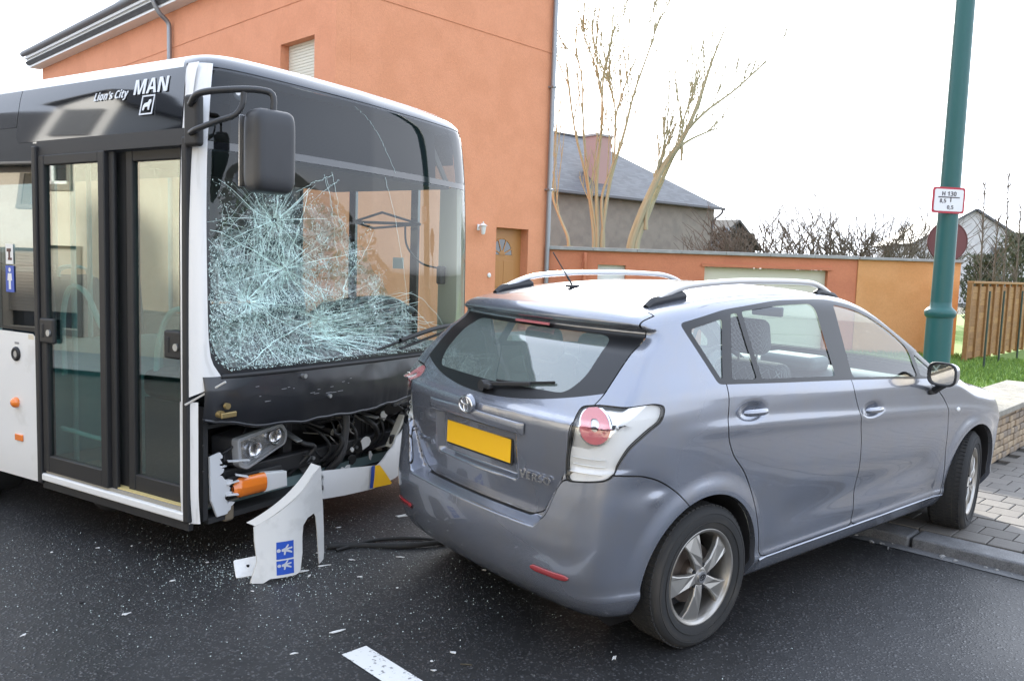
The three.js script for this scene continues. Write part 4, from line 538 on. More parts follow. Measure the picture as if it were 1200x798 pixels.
    for (const [z, y, ci, cj] of pts) for (const [a, b] of [[1, 0], [0, 1], [1, 1], [1, -1]]) { const k = mp.get((ci + a) + ',' + (cj + b)); if (k !== undefined && rr() < .50) seg(z, y, pts[k][0], pts[k][1], .0004 + .0008 * rr() * rr(), .35 + .6 * rr()); }
    const cg = soup(pos); cg.setAttribute('color', new THREE.Float32BufferAttribute(col, 3)); cg.computeVertexNormals();
    const web = part('crack_web', cg, new THREE.MeshPhysicalMaterial({ color: lin(.97, 1, .99), vertexColors: true, roughness: .35, side: THREE.DoubleSide, transmission: .15, thickness: 0 }), ws); web.userData.kind = 'stuff';
  }
  // ---- black apron under the windscreen
  const ap = pchip([-1.2, -.7, -.3, .1, .45, .8, 1.1, 1.21], [.90, .85, .805, .775, .775, .79, .835, .86]);
  const apE = (z) => ap(z) + .010 * nz(z * 4, 3) + .006 * nz(z * 15, 8) * sstep(.3, -.2, z);
  { const m = sheet((z, t) => { const y = lerp(apE(z), 1.085, t); return [frontX(z, y) + .012 + .018 * Math.sin(t * PI) - .007 * Math.max(0, nz(z * 1.7 + 3, y * 3)) - .0012 * nz(z * 6, y * 6), y, z]; }, -1.2, 1.205, 0, 1, .02, -1); const a = part('front_apron', toGeo(m), black2, bus, 'scuffed black panel under the windscreen');
    part('apron_lip', tube(Array.from({ length: 61 }, (_, i) => { const z = lerp(-1.19, 1.20, i / 60); return [frontX(z, apE(z)) + .006, apE(z) - .003, z]; }), .010, 90, 8), black2, a);
    part('apron_ledge', tube(Array.from({ length: 25 }, (_, i) => { const z = lerp(-1.15, 1.12, i / 24); return [frontX(z, 1.08) + .010, 1.083, z]; }), .014, 60, 8), rubber, a);
    part('apron_stud', cyl(.012, .012, .02, frontX(.45, .92) + .035, .905, .40, 12, 'x'), alu, a); part('apron_stud', cyl(.013, .013, .03, frontX(.6, 1.06) + .03, 1.045, .60, 12, 'x'), alu, a);
    const lp = []; const r5 = rng(15); for (let i = 0; i < 16; i++) { const z = lerp(.2, .95, r5()), t = .45 + .35 * r5(), y = lerp(ap(z), 1.085, t), l = .01 + .04 * r5(); const x = frontX(z, y) + .0135 + .018 * Math.sin(t * PI); lp.push(bx(.001, .0025, l, x, y, z)); } const sc = part('scrape', lp, std([.3, .3, .31], .7), a); sc.userData.kind = 'stuff';
    part('brass_hinge', [cyl(.02, .02, .05, .17, .885, 1.135, 14, 'x'), bx(.012, .03, .10, .205, .88, 1.10, .006), cyl(.017, .017, .02, .21, .93, 1.115, 12, 'x')], std([.36, .27, .12], .45, { metalness: .7 }), bus); }
  // ---- torn open front: frame, beams, hoses, brackets
  part('dash_cowl', bx(.20, .20, .9, -.05, 1.10, .55, .06), dark, bus); part('front_bulkhead', bx(.05, .62, 2.3, -.42, .60, 0), dark, bus); part('bulkhead_side', [bx(.5, .62, .03, -.17, .60, 1.15)], dark, bus); part('bulkhead_side', [bx(.5, .62, .03, -.17, .60, -1.15)], dark, bus); part('front_shelf', bx(.46, .02, 2.3, -.16, .80, 0), dark, bus); part('front_tray', bx(.50, .03, 2.28, -.16, .285, 0), dark, bus);
  part('cross_beam', bx(.07, .10, 2.1, -.03, .47, -.08, .012), darkMetal, bus); part('cross_beam', bx(.05, .06, 1.5, -.12, .67, -.35, .012), darkMetal, bus);
  for (const z of [.42, -.22, -.72]) part('frame_leg', bx(.06, .48, .07, -.10, .55, z, .01), darkMetal, bus);
  { const r = rng(44); for (let i = 0; i < 9; i++) { const z = .42 - i * .14, y = .74 - .1 * r(); part('hose', tube([[-.15, y, z], [.02 + .08 * r(), y - .08, z - .04], [.06, .56 - .1 * r(), z - .02 - .1 * r()], [-.05, .38, z - .05 + .1 * r()]], .010 + .012 * r(), 24, 8), i % 3 ? rubber : darkMetal, bus); }
    part('corrugated_hose', tube([[.0, .79, .08], [.06, .72, .05], [.07, .58, .06], [.05, .44, .08], [-.05, .33, .10]], .026, 30, 10), std([.06, .06, .062], .6), bus);
    part('cable', tube([[-.1, .62, 1.08], [.02, .62, 1.02], [.06, .68, .92], [.0, .76, .8]], .008, 24, 6), rubber, bus); part('cable', tube([[-.1, .78, -.05], [.04, .66, -.12], [.05, .60, -.26], [-.02, .63, -.42]], .006, 24, 6), std([.12, .12, .12], .6), bus);
    part('radiator', bx(.05, .30, .62, -.22, .56, -.55, .01), std([.05, .05, .05], .6), bus);
    const fin = []; for (let i = 0; i < 14; i++) fin.push(bx(.006, .28, .004, -.19, .56, -.27 - i * .042)); const fm = part('radiator_fin', fin, std([.10, .10, .10], .5, { metalness: .5 }), bus); fm.userData.kind = 'stuff';
    for (let i = 0; i < 5; i++) { const z = [.47, .30, -.18, -.45, -.36][i], y = [.66, .70, .68, .60, .40][i]; part('bent_bracket', beam([-.05, y, z], [.05 + .05 * r(), y - .06 + .12 * r(), z - .06 + .05 * r()], .05, .012, .003), i % 2 ? darkMetal : alu, bus); } }
  { const r = rng(404), tones = [std([.05, .05, .052], .6), std([.12, .12, .122], .5, { metalness: .5 }), std([.025, .025, .026], .7), std([.22, .21, .19], .7), alu];
    for (let i = 0; i < 34; i++) { const z = lerp(.55, -1.05, r()), y = .36 + .40 * r(), x = -.16 + .22 * r(), o = []; const n = 6 + (r() * 4 | 0), s0 = .025 + .06 * r(); for (let k = 0; k < n; k++) { const a = k / n * 2 * PI, q = s0 * (.4 + .7 * r()); o.push([Math.cos(a) * q * (.6 + r()), Math.sin(a) * q]); } const g = extr(o, .004 + .02 * r(), .001); g.rotateX(1.2 * (r() - .5)); g.rotateY(PI / 2 + 1.4 * (r() - .5)); g.translate(x, y, z); part('bent_plate', g, tones[(r() * 5) | 0], bus); }
    for (let i = 0; i < 10; i++) { const z = lerp(.5, -.9, r()), y = .4 + .35 * r(); part('wire', tube([[-.15, y, z], [-.02 + .1 * r(), y + .08 * (r() - .5), z - .05], [.04 + .06 * r(), y - .06 * r(), z - .10 * r()], [.0, y - .12 * r(), z - .12 - .1 * r()]], .0035 + .003 * r(), 18, 5), tones[(r() * 4) | 0], bus); }
    for (let i = 0; i < 3; i++) part('bolt', cyl(.012, .012, .03, .02, .47, .3 - i * .4, 8, 'x'), alu, bus); }
  // headlamp knocked askew
  { const h = new THREE.Group(); h.name = 'headlamp'; bus.add(h); h.position.set(.03, .63, .748); h.rotation.set(0, .12, 0);
    const poly = roundPoly([[.211, .077], [-.165, .108], [-.213, .045], [-.193, -.021], [.133, -.112], [.198, -.080]].map(([z, y]) => [-z, y]), .025), sc = (k, q) => poly.map(([a, b]) => [a * k, b * q]);
    part('lamp_housing', extr(poly, .16, .01).rotateY(PI / 2).translate(-.16, 0, 0), std([.05, .05, .052], .5), h); part('lamp_bezel', extr(poly, .05, .005, [sc(.92, .86)]).rotateY(PI / 2).translate(-.005, 0, 0), std([.34, .345, .35], .3), h);
    part('lamp_bowl', extr(sc(.93, .88), .006).rotateY(PI / 2), std([.72, .73, .74], .22, { metalness: .85 }), h);
    for (const [z, y, r] of [[.055, -.012, .050], [-.115, .035, .052]]) part('lamp_reflector', new THREE.SphereGeometry(r, 24, 12, 0, 2 * PI, 0, PI / 2).rotateZ(PI / 2).scale(.5, 1, 1).translate(.032, y, z), M.chrome, h);
    part('lamp_glass', extr(sc(.95, .92), .004).rotateY(PI / 2).translate(.044, 0, 0), M.lens, h); part('lamp_mount', bx(.06, .06, .04, -.06, -.03, .215, .01), darkMetal, h); }
  // indicator and the white stub beside it
  { const g = new THREE.Group(); g.name = 'indicator'; bus.add(g); part('indicator_lens', grid(20, 12, (u, v) => { const z = lerp(.985, .775, u), a = v * 2 * PI, k = Math.min(1, 3.5 * u + .35); return [.10 + .03 * Math.cos(a) * k + .012 * u, .432 + .058 * Math.sin(a) * k, z]; }), M.amber, g); part('indicator_stub', extr([[.775, .37], [.60, .37], [.605, .462], [.775, .485]].map(([z, y]) => [-z, y]), .05, .006).rotateY(PI / 2).translate(.07, 0, 0), whiteP, g); part('indicator_base', bx(.03, .13, .40, .06, .43, .80, .01), rubber, g); }
  // splintered white side bracket
  { const r = rng(66), o = [], jag = (L_) => { const q = []; for (let i = 0; i < L_.length; i++) { const a = L_[i], b = L_[(i + 1) % L_.length]; q.push(a); if (i > 1 && i < 15) for (const t of [.3, .65]) q.push([lerp(a[0], b[0], t) + (r() - .35) * .045, lerp(a[1], b[1], t) + (r() - .5) * .02]); } return q; }; for (const [z, y] of jag([[1.137, .64], [1.10, .65], [1.07, .655], [1.055, .62], [1.075, .59], [1.03, .575], [1.05, .54], [1.04, .50], [.985, .485], [1.01, .455], [.99, .42], [1.03, .40], [1.02, .37], [.97, .355], [1.0, .32], [1.04, .30], [1.09, .30], [1.13, .40], [1.135, .52]])) o.push([-z, y]);
    const b = part('broken_bracket', extr(o, .016, .002).rotateY(PI / 2).translate(.085, 0, 0), std([.58, .59, .60], .5), bus, 'splintered pale plastic bracket'); for (let i = 0; i < 6; i++) { const z = 1.06 - .1 * r(), y = .34 + .3 * r(); part('splinter', beam([.10, y, z], [.125 + .02 * r(), y + .04 * (r() - .5), z - .05 - .02 * r()], .03 * r() + .008, .006, .001), std([.58, .59, .60], .5), b); }
    part('bracket_foam', bx(.05, .10, .07, .07, .30, 1.0, .02), std([.16, .13, .09], .9), bus); }
  // remains of the white bumper with half a number plate
  { const o = [[.433, .435], [.375, .432], [.15, .405], [-.099, .374], [-.155, .405], [-.20, .445], [-.26, .475], [-.30, .53], [-.36, .555], [-.433, .610], [-.60, .640], [-.95, .640], [-.95, .30], [-.60, .290], [-.442, .300], [-.296, .247], [-.069, .219], [.2, .236], [.385, .255], [.409, .272], [.40, .30], [.375, .315], [.40, .36], [.385, .40]];
    const d = polySDF(o), f = (z, y) => [.20 - .03 * (z + .2) ** 2 + .02 * Math.sin((y - .2) * 8), y, z], m = cut(sheet(f, -.95, .44, .215, .645, .02, -1), (x, y, z) => d(z, y))[0]; const bm = part('bumper_remnant', toGeo(m), white, bus, 'broken white middle piece of the front bumper'); part('bumper_back', toGeo(pushIn(m, .012)), whiteP, bm);
    const pl = polySDF([[-.025, .386], [-.107, .378], [-.265, .213], [-.030, .232]]), f2 = (z, y) => { const q = f(z, y); return [q[0] + .008, q[1], q[2]]; }, pm = cut(sheet(f2, -.27, -.02, .20, .39, .012, -1), (x, y, z) => pl(z, y))[0], [bl, ye] = cut(pm, (x, y, z) => -.062 - z);
    const pp = part('number_plate', toGeo(ye), M.plate, bus, 'torn yellow number plate'); part('plate_band', toGeo(bl), std([.02, .06, .30], .5), pp);
    const dg = lettering('3', .075, .002).rotateY(PI / 2); dg.translate(.212, .285, -.135); part('plate_digit', dg, M.gap, pp); }
  part('torn_strut', [beam([.14, .45, -.30], [.16, .66, -.42], .06, .02, .004)], std([.48, .46, .40], .7), bus); part('strut_clip', [bx(.03, .07, .05, .155, .50, -.325, .01)], rubber, bus); part('front_trim', beam([.16, .765, -.30], [.14, .80, -.90], .03, .07, .015), phy([.05, .055, .065], .25, { clearcoat: .6 }), bus);
  { const r = rng(71); for (const [z, y, s] of [[-.33, .655, .05], [-.15, .50, .06], [-.20, .40, .045], [.02, .355, .05], [.08, .345, .035], [-.02, .47, .03]]) { const o = []; for (let i = 0; i < 9; i++) { const a = i / 9 * 2 * PI, k = s * (.35 + .6 * r()); o.push([Math.cos(a) * k, Math.sin(a) * k]); } part('torn_scrap', extr(o, .006, .001).rotateY(PI / 2 + .6 * (r() - .5)).translate(.06, y, z), std([.60, .60, .58], .6), bus); } }
  // ---- mirror on its bowed arm
  { const m = new THREE.Group(); m.name = 'outside_mirror'; bus.add(m); const pl = std([.028, .029, .032], .42);
    part('mirror_bracket', bx(.11, .26, .05, .115, 2.40, 1.245, .02), rubber, m); part('mirror_arm', tube([[.12, 2.475, 1.27], [.20, 2.515, 1.29], [.34, 2.535, 1.24], [.47, 2.545, 1.12], [.505, 2.53, 1.085], [.51, 2.43, 1.08]], .0165, 40, 10), pl, m); part('mirror_arm', tube([[.12, 2.335, 1.27], [.19, 2.345, 1.29], [.30, 2.385, 1.25], [.38, 2.42, 1.205], [.405, 2.47, 1.185], [.41, 2.53, 1.18]], .0145, 36, 10), pl, m);
    const h = grid(36, 18, (u, v) => { const a = u * 2 * PI, t = v * PI, ex = (c, p) => Math.sign(c) * Math.abs(c) ** p, rr = Math.sin(t) ** .30; return [.50 + .085 * ex(Math.cos(t), .5) * (1), 2.255 + .205 * ex(Math.sin(a), .30) * rr, 1.06 + .112 * ex(Math.cos(a), .30) * rr]; }); h.translate(-.5, -2.255, -1.06); h.rotateY(-.22); h.translate(.50, 2.245, 1.095); part('mirror_housing', h, pl, m);
    part('mirror_glass', bx(.004, .35, .17, 0, 0, 0, .001).rotateY(-.22).translate(.414, 2.245, 1.115), M.mirror, m); }
  part('wiper_arm', [bar([.21, 1.115, -.2], [.26, 1.28, -1.02], .010), bar([.20, 1.11, .1], [.25, 1.27, -.72], .009)], rubber, bus); part('wiper_blade', tube([[.265, 1.20, -.25], [.275, 1.265, -.65], [.262, 1.275, -.98], [.23, 1.255, -1.13]], .016, 24, 7), rubber, bus);
  // ---- cab: dashboard, wheel, seat, partition; rails, seats further back
  part('dashboard', [bx(.62, .16, 2.24, -.22, .98, 0, .05)], dark, bus); part('instrument_binnacle', bx(.42, .40, .78, -.42, 1.22, -.66, .12), dark, bus); part('binnacle_rim', tube([[-.24, 1.36, -.30], [-.30, 1.43, -.45], [-.32, 1.445, -.66], [-.30, 1.42, -.88], [-.24, 1.34, -1.02]], .022, 30, 8), std([.10, .10, .105], .35), bus); part('dash_top', bx(.16, .10, 1.0, -.16, 1.10, .45, .03), dark, bus);
  { const t = new THREE.TorusGeometry(.235, .018, 10, 40).rotateX(PI / 2); t.rotateZ(.42); t.translate(-.68, 1.34, -.66); const w = part('steering_wheel', t, rubber, bus); part('steering_column', [bar([-.68, 1.34, -.66], [-.46, .95, -.66], .035), beam([-.68, 1.34, -.88], [-.68, 1.34, -.44], .05, .02, .008)], rubber, w); }
  { const s = new THREE.Group(); s.name = 'driver_seat'; bus.add(s); part('cushion', bx(.48, .14, .48, -1.02, .98, -.66, .05), seatM, s); const b = bx(.13, .68, .46, 0, 0, 0, .05); b.rotateZ(.2); b.translate(-1.30, 1.32, -.66); part('backrest', b, seatM, s); part('headrest', bx(.10, .20, .26, -1.42, 1.76, -.66, .04), seatM, s); part('seat_base', bx(.4, .55, .4, -1.02, .62, -.66, .03), dark, s); }
  part('cab_partition', [bx(.03, 1.0, 1.0, -1.55, .85, -.62, .01)], std([.10, .10, .10], .6), bus); part('partition_panel', bx(.02, .98, 1.0, -1.55, 1.86, -.62), std([.035, .037, .04], .5), bus); for (const z of [-.13, -1.1]) part('partition_post', bar([-1.55, .36, z], [-1.55, 2.3, z], .02), darkMetal, bus);
  part('cab_gate', [bx(.9, .85, .04, -1.05, .80, -.12, .02)], std([.30, .30, .29], .6), bus); part('ticket_machine', bx(.22, .32, .26, -.62, 1.15, .02, .03), dark, bus); part('ticket_stand', bx(.12, .7, .14, -.62, .68, .02, .02), dark, bus);
  part('sun_blind_frame', [bar([-.30, 2.02, -1.16], [-1.0, 2.04, -1.16], .012), bar([-.30, 2.02, -1.16], [-.64, 2.11, -1.10], .010), bar([-1.0, 2.04, -1.16], [-.64, 2.11, -1.10], .010), bar([-.30, 2.02, -1.16], [-.64, 1.98, -1.0], .010), bar([-1.0, 2.04, -1.16], [-.64, 1.98, -1.0], .010)], rubber, bus);
  part('radio_cord', tube([[-.42, 2.02, -1.12], [-.38, 1.85, -1.10], [-.24, 1.72, -1.1], [-.06, 1.68, -1.1]], .008, 24, 6), rubber, bus); part('radio_handset', bx(.05, .14, .07, -.04, 1.63, -1.1, .015), rubber, bus); part('window_notice', bx(.11, .09, .002, -.56, 1.71, -1.215), whiteP, bus);
  part('post_trim', grid(6, 20, (u, v) => { const y = lerp(1.12, 2.30, v), z = lerp(-1.165, -1.225, u); return [lerp(frontX(-1.1, y) - .06, -.14, u ** .8) - .02, y, z + .03 * (1 - u)]; }), cream, bus, 'cream inner lining of the far windscreen post');
  for (const [x, z] of [[-1.42, .98], [-1.95, .55], [-1.95, -.55], [-3.2, .55], [-3.2, -.55], [-4.6, .55], [-4.6, -.55]]) part('grab_pole', bar([x, .36, z], [x, 2.6, z], .017), rail, bus);
  part('door_rail', tube([[-1.28, .95, 1.13], [-1.28, 1.35, 1.13], [-1.20, 1.50, 1.13], [-1.05, 1.48, 1.13], [-.90, 1.30, 1.13], [-.78, 1.18, 1.13]], .017, 30, 8), rail, bus); part('door_rail', bar([-1.28, .62, 1.15], [-.72, .60, 1.15], .015), rail, bus); part('door_rail', bar([-.50, .98, 1.10], [-.05, 1.0, 1.10], .015), rail, bus); part('door_rail', tube([[-.42, .62, 1.08], [-.42, 1.2, 1.08], [-.30, 1.40, 1.08], [-.05, 1.42, 1.08]], .016, 24, 8), rail, bus);
  part('modesty_panel', bx(.03, .75, .9, -1.48, .78, .75, .01), std([.24, .38, .38], .6), bus); part('wheel_box', bx(1.15, .62, .62, -2.42, .66, .88, .06), interior, bus); part('wheel_box', bx(1.15, .62, .62, -2.42, .66, -.88, .06), interior, bus);
  for (let k = 0; k < 4; k++) for (const z of [.92, .48, -.48, -.92]) { const s = new THREE.Group(); s.name = 'passenger_seat'; bus.add(s); s.position.set(-3.6 - k * .8, 0, z); part('cushion', bx(.42, .09, .42, 0, .82, 0, .04), seatM, s); const b = bx(.09, .66, .42, 0, 0, 0, .04); b.rotateZ(.12); b.translate(-.22, 1.15, 0); part('backrest', b, seatM, s); part('grab_handle', tube([[-.26, 1.40, -.16], [-.29, 1.54, -.14], [-.29, 1.54, .14], [-.26, 1.40, .16]], .013, 16, 6), rail, s); }
  // ---- wheels
  for (const [x, z] of [[-2.42, 1.07], [-2.42, -1.07], [-8.3, 1.07], [-8.3, -1.07]]) { const w = new THREE.Group(); w.name = 'wheel'; bus.add(w); w.position.set(x, .48, z); if (z < 0) w.rotation.y = PI; part('tyre', new THREE.LatheGeometry([[.29, -.12], [.40, -.14], [.46, -.135], [.48, -.11], [.48, .11], [.46, .135], [.40, .14], [.29, .12]].map((p) => new THREE.Vector2(...p)), 48).rotateX(PI / 2), M.tyre, w); part('rim', new THREE.LatheGeometry([[0, .02], [.10, .02], [.12, -.02], [.24, -.02], [.29, .10]].map((p) => new THREE.Vector2(...p)), 40).rotateX(PI / 2), std([.3, .3, .3], .5, { metalness: .6 }), w); }
  part('wheel_well', grid(24, 3, (u, v) => { const a = lerp(-.2, PI + .2, u); return [-2.42 + Math.cos(a) * .52, Math.max(.45 + Math.sin(a) * .5, .25), lerp(1.24, .7, v)]; }), dark, bus);
  part('air_tank', new THREE.CapsuleGeometry(.13, .42, 6, 18).rotateX(PI / 2).translate(-1.10, .20, .72), dark, bus); part('step_ramp_rail', [bx(.20, .012, .014, -.72, .205, 1.02)], alu, bus); part('step_ramp_rail', [bx(.20, .012, .014, -.70, .215, .92)], alu, bus);
}
// ---------------------------------------------------------------- the car (local: x forward from the rear axle, y up, z to its right)
const CAR = (() => {
  const top = pchip([-.80, -.45, -.33, -.2, .0, .3, .6, .9, 1.2, 1.42, 1.6, 2.0, 2.45, 2.62, 2.9, 3.2, 3.45, 3.58, 3.7], [1.32, 1.510, 1.543, 1.578, 1.612, 1.642, 1.652, 1.650, 1.638, 1.615, 1.572, 1.385, 1.142, 1.095, 1.035, .965, .86, .74, .5]);
  const plan = pchip([-.9, -.75, -.6, -.42, -.2, .1, .6, 1.3, 2.2, 2.7, 3.0, 3.25, 3.45, 3.6, 3.75], [.69, .765, .82, .853, .872, .882, .885, .885, .882, .880, .872, .84, .775, .67, .48]);
  const belt = pchip([-.8, -.2, .2, 1.26, 2.2, 2.6, 3.0, 3.6], [1.24, 1.225, 1.21, 1.14, 1.075, 1.04, .98, .8]);
  const prof = pchip([.12, .22, .29, .335, .36, .42, .6, .8, .95, 1.08, 1.2, 1.7], [-.14, -.075, -.038, -.022, -.026, -.020, -.006, .004, .006, .0, -.012, -.03]);
  const gate = pchip([.2, .55, .66, .80, .95, 1.04, 1.085, 1.105, 1.16, 1.26, 1.36, 1.45, 1.463, 1.478, 1.495, 1.55, 1.7], [-.60, -.655, -.668, -.685, -.698, -.700, -.692, -.655, -.607, -.522, -.424, -.316, -.315, -.345, -.362, -.33, -.2]);
  const bump = pchip([.15, .22, .28, .36, .46, .55, .62, .72, .82, .90, .95], [-.52, -.60, -.672, -.722, -.748, -.756, -.748, -.732, -.716, -.700, -.66]);
  const nose = pchip([.15, .22, .3, .45, .6, .72, .85, 1.1], [3.42, 3.52, 3.60, 3.645, 3.64, 3.60, 3.50, 3.2]);
  const soft = (t, r) => t <= -r ? 0 : t >= r ? t : (t + r) * (t + r) / (4 * r);
  function half(x, y) {
    const t = y - belt(x) + .01;
    let w = plan(x) + prof(y) - .35 * soft(t, .045);
    if (y > 1) w -= .045 * sstep(.25, -.55, x) * sstep(1.1, 1.5, y);
    for (const wx of [0, 2.80]) { const r = Math.hypot(x - wx, y - .335); if (r < .52) w += .016 * sstep(.50, .40, r) * sstep(.2, .34, y); }
    w -= .014 * Math.exp(-(((y - .50 - .02 * x) / .085) ** 2)) * sstep(.50, .75, x) * sstep(2.35, 2.05, x);
    w += .007 * Math.exp(-(((y - (belt(x) - .19)) / .035) ** 2)) * sstep(-.3, .2, x);
    // knocks in the rear corner of the bumper
    const dx = x + .40, dy = y - .81; w -= .011 * Math.exp(-(dx * dx / .010 + dy * dy / .0035)) - .006 * Math.exp(-((dx - .06) ** 2 / .0016 + (dy + .05) ** 2 / .0009)) + .005 * Math.exp(-((dx - .10) ** 2 / .002 + (dy + .01) ** 2 / .0006));
    for (const [hx, hy] of [[.295, 1.084], [1.40, .980]]) { const ex = (x - hx) / .098, ey = (y - hy) / .042, q = ex * ex + ey * ey; if (q < 2) w -= .020 * Math.exp(-q * q * 1.3); }
    return w;
  }
  function field(x, y, z) {
    const az = Math.abs(z), ks = x < 0 ? .055 : .035;
    const cr = y > 1.1 ? .040 * (az / .66) ** 2.4 : .06 * (az / .8) ** 2 * sstep(2.3, 2.8, x);
    const sl = top(x + .02) - top(x - .02), dt = (y + cr - top(x)) / Math.hypot(1, sl / .04);
    const ds = (az - half(x, y)) * .94;
    let d = smax(dt, ds, y > 1.25 ? .085 : .10);
    const yt = lerp(.625, .905, sstep(.50, .665, az)), bow = .085 * (az / .8) ** 2.2;
    const xr = lerp(gate(y) + bow * lerp(1, 1.25, sstep(1.1, 1.5, y)), bump(y) + bow * .85, sstep(yt + .010, yt - .012, y));
    let dr = (xr - x) * (y > 1.1 && y < 1.45 ? .76 : .97);
    // number plate recess
    if (az < .40 && y > .72 && y < 1.03 && x < -.5) dr += .030 * sstep(.335, .295, az) * sstep(.765, .79, y) * sstep(.992, .975, y);
    d = smax(d, dr, y < 1.08 ? .13 * sstep(.1, .6, az) + .02 : .03);
    d = smax(d, (x - nose(y) + .24 * (az / .85) ** 2.8) * .95, .12);
    return smax(d, (.20 - y), .05);
  }
  return { top, plan, belt, gate, bump, half, field };
})();
{
  const car = thing('parked_car', 'grey blue compact people carrier with roof rails, front wheels up on the pavement', 'car');
  car.position.set(.3724, 0, -4.3408); car.rotation.order = 'YZX'; car.rotation.set(.0129, PI / 2 - .9003, .0193);
  const F = CAR.field;
  let [half] = cut(surfaceNet(F, [-.86, .14, -.03], [3.76, 1.74, .96], .0135), (x, y, z) => -z);
  let under, lamp, dlo, g, rest;
  const grooves = [], put = (name, m, mat, opt = {}) => { if (opt.in) m = pushIn(m, opt.in); if (opt.one) { part(name, toGeo(both(m)), mat, opt.parent || car, opt.label); return; } part(name, toGeo(m), mat, opt.parent || car, opt.label); part(name, toGeo(mirrored(m)), mat, opt.parent2 || opt.parent || car, opt.label); };
  // wheel openings
  const arch = (x, y, z) => z < .45 ? 1 : Math.min(Math.hypot(x, y - .338) - .392, Math.hypot(x - 2.80, y - .345) - .388);
  [, half] = cut(half, arch);
  [under, half] = cut(half, (x, y, z, nx, ny) => y > .28 ? 1 : y - .232);
  // tail lamps, one outline round the corner (s runs from the flank round to the back)
  const lampS = polySDF(roundPoly([[.172, 1.166], [.50, 1.176], [.566, 1.160], [.548, 1.100], [.46, 1.058], [.357, 1.000], [.30, .94], [.262, .880], [.215, .862], [-.018, .842], [-.022, .935], [.008, 1.085], [.055, 1.150]], .03));
  let lampGap; [lamp, lampGap, half] = band(half, (x, y, z) => z < .35 || x > .1 ? 1 : lampS(x + z, y) * .8, .0020); grooves.push(lampGap);
  // side windows with their black surround
  const D = roundPoly([[-.085, 1.498], [.24, 1.552], [.7, 1.585], [1.18, 1.582], [1.42, 1.550], [1.66, 1.480], [1.95, 1.335], [2.18, 1.190], [2.33, 1.080], [2.05, 1.095], [1.6, 1.130], [1.15, 1.160], [.6, 1.192], [.12, 1.222], [.06, 1.226]], [.03, .06, .1, .1, .1, .1, .1, .08, .03, .1, .1, .1, .1, .05, .025]);
  const dS = polySDF(D); [dlo, half] = cut(half, (x, y, z) => z < .45 ? 1 : dS(x, y));
  // rear window and tailgate
  const tw = pchip([.60, .66, .72, .84, .93, 1.10, 1.15, 1.22, 1.40, 1.52, 1.65], [.46, .485, .53, .628, .632, .645, .675, .695, .685, .672, .66]);
  const seam = pchip([-1.8, -.25, -.16, -.03, .1, .26, .40, .507, .6, .705, .85], [.632, .632, .66, .842, .872, .888, .878, .852, .81, .742, .60]);
  let tail, bumper, rw;
  [bumper, g, half] = band(half, (x, y, z) => x > .15 ? 1 : Math.max((y - seam(x + z)) * .85, x + .03), .003); grooves.push(g);
  [tail, g, half] = band(half, (x, y, z) => x > 0 || y < .55 ? 1 : Math.max(z - tw(y), x + .185), .003); grooves.push(g);
  [rw, tail] = cut(tail, (x, y, z) => x > -.2 ? 1 : Math.max(1.118 + .19 * z * z - y, y - 1.452, -(x + .30 + (1.6 - y) * .0) - .5));
  const clear = polySDF(roundPoly([[-.6, 1.165], [.50, 1.185], [.555, 1.26], [.535, 1.432], [-.6, 1.432]], [.01, .08, .1, .09, .01]));
  let rwClear, rwFrit; [rwClear, rwFrit] = cut(rw, (x, y, z) => clear(z, y));
  // doors
  const rd = polySDF(outline([[.13, 1.30], [.122, 1.15], [.108, 1.02], [.155, .90], [.25, .80], [.325, .68], [.375, .56], [.41, .45], [.432, .365], [.47, .332], [.75, .330], [1.05, .328], [1.28, .326], [1.312, .35], [1.322, .52], [1.317, .70], [1.302, .83], [1.272, .94], [1.21, 1.08], [1.165, 1.20], [.7, 1.35]], 5));
  const fd = polySDF(outline([[1.15, 1.24], [1.165, 1.20], [1.21, 1.08], [1.272, .94], [1.302, .83], [1.317, .70], [1.322, .52], [1.312, .35], [1.34, .325], [1.7, .320], [2.1, .312], [2.34, .308], [2.375, .34], [2.388, .47], [2.386, .604], [2.368, .78], [2.325, .90], [2.21, 1.00], [2.10, 1.055], [2.06, 1.12], [1.6, 1.3]], 5));
  let rdoor, fdoor; [rdoor, g, half] = band(half, (x, y, z) => z < .45 ? 1 : rd(x, y), .0032); grooves.push(g);
  [fdoor, g, half] = band(half, (x, y, z) => z < .45 ? 1 : fd(x, y), .0032); grooves.push(g);
  // windscreen and bonnet
  let ws, hood; [ws, half] = cut(half, (x, y, z, nx, ny, nz) => x < 1.2 || x > 2.7 || y < 1.0 ? 1 : Math.max(1.47 - .05 * z * z - x, x - 2.44 + .20 * z * z, z - CAR.half(x, y) + .075));
  [hood, g, half] = band(half, (x, y, z) => x < 2.3 || y < .70 ? 1 : Math.max(2.47 - .20 * z * z - x, z - lerp(.70, .58, sstep(2.6, 3.5, x)), .74 - y), .003); grooves.push(g);
  let roof; [roof, half] = cut(half, (x, y, z) => Math.max(1.40 - y, z - .66 - .02, x - 1.62));

  const inner = (m, name) => { const q = pushIn(m, .022); return q; };
  const lining = { p: [], n: [] }; for (const m of [half, tail, rdoor, fdoor, bumper, roof]) { const q = pushIn(m, .024); addTo(lining, q); }
  put('body_shell', half, M.paint, { one: 1 }); put('roof', roof, M.paint, { one: 1 }); put('rear_bumper', bumper, M.paint, { one: 1, label: 'scuffed grey blue rear bumper' });
  const tg = part('tailgate', toGeo(both(tail)), M.paint, car); put('bonnet', hood, M.paint, { one: 1 });
  const doorsR = part('rear_door', toGeo(rdoor), M.paint, car), doorsF = part('front_door', toGeo(fdoor), M.paint, car);
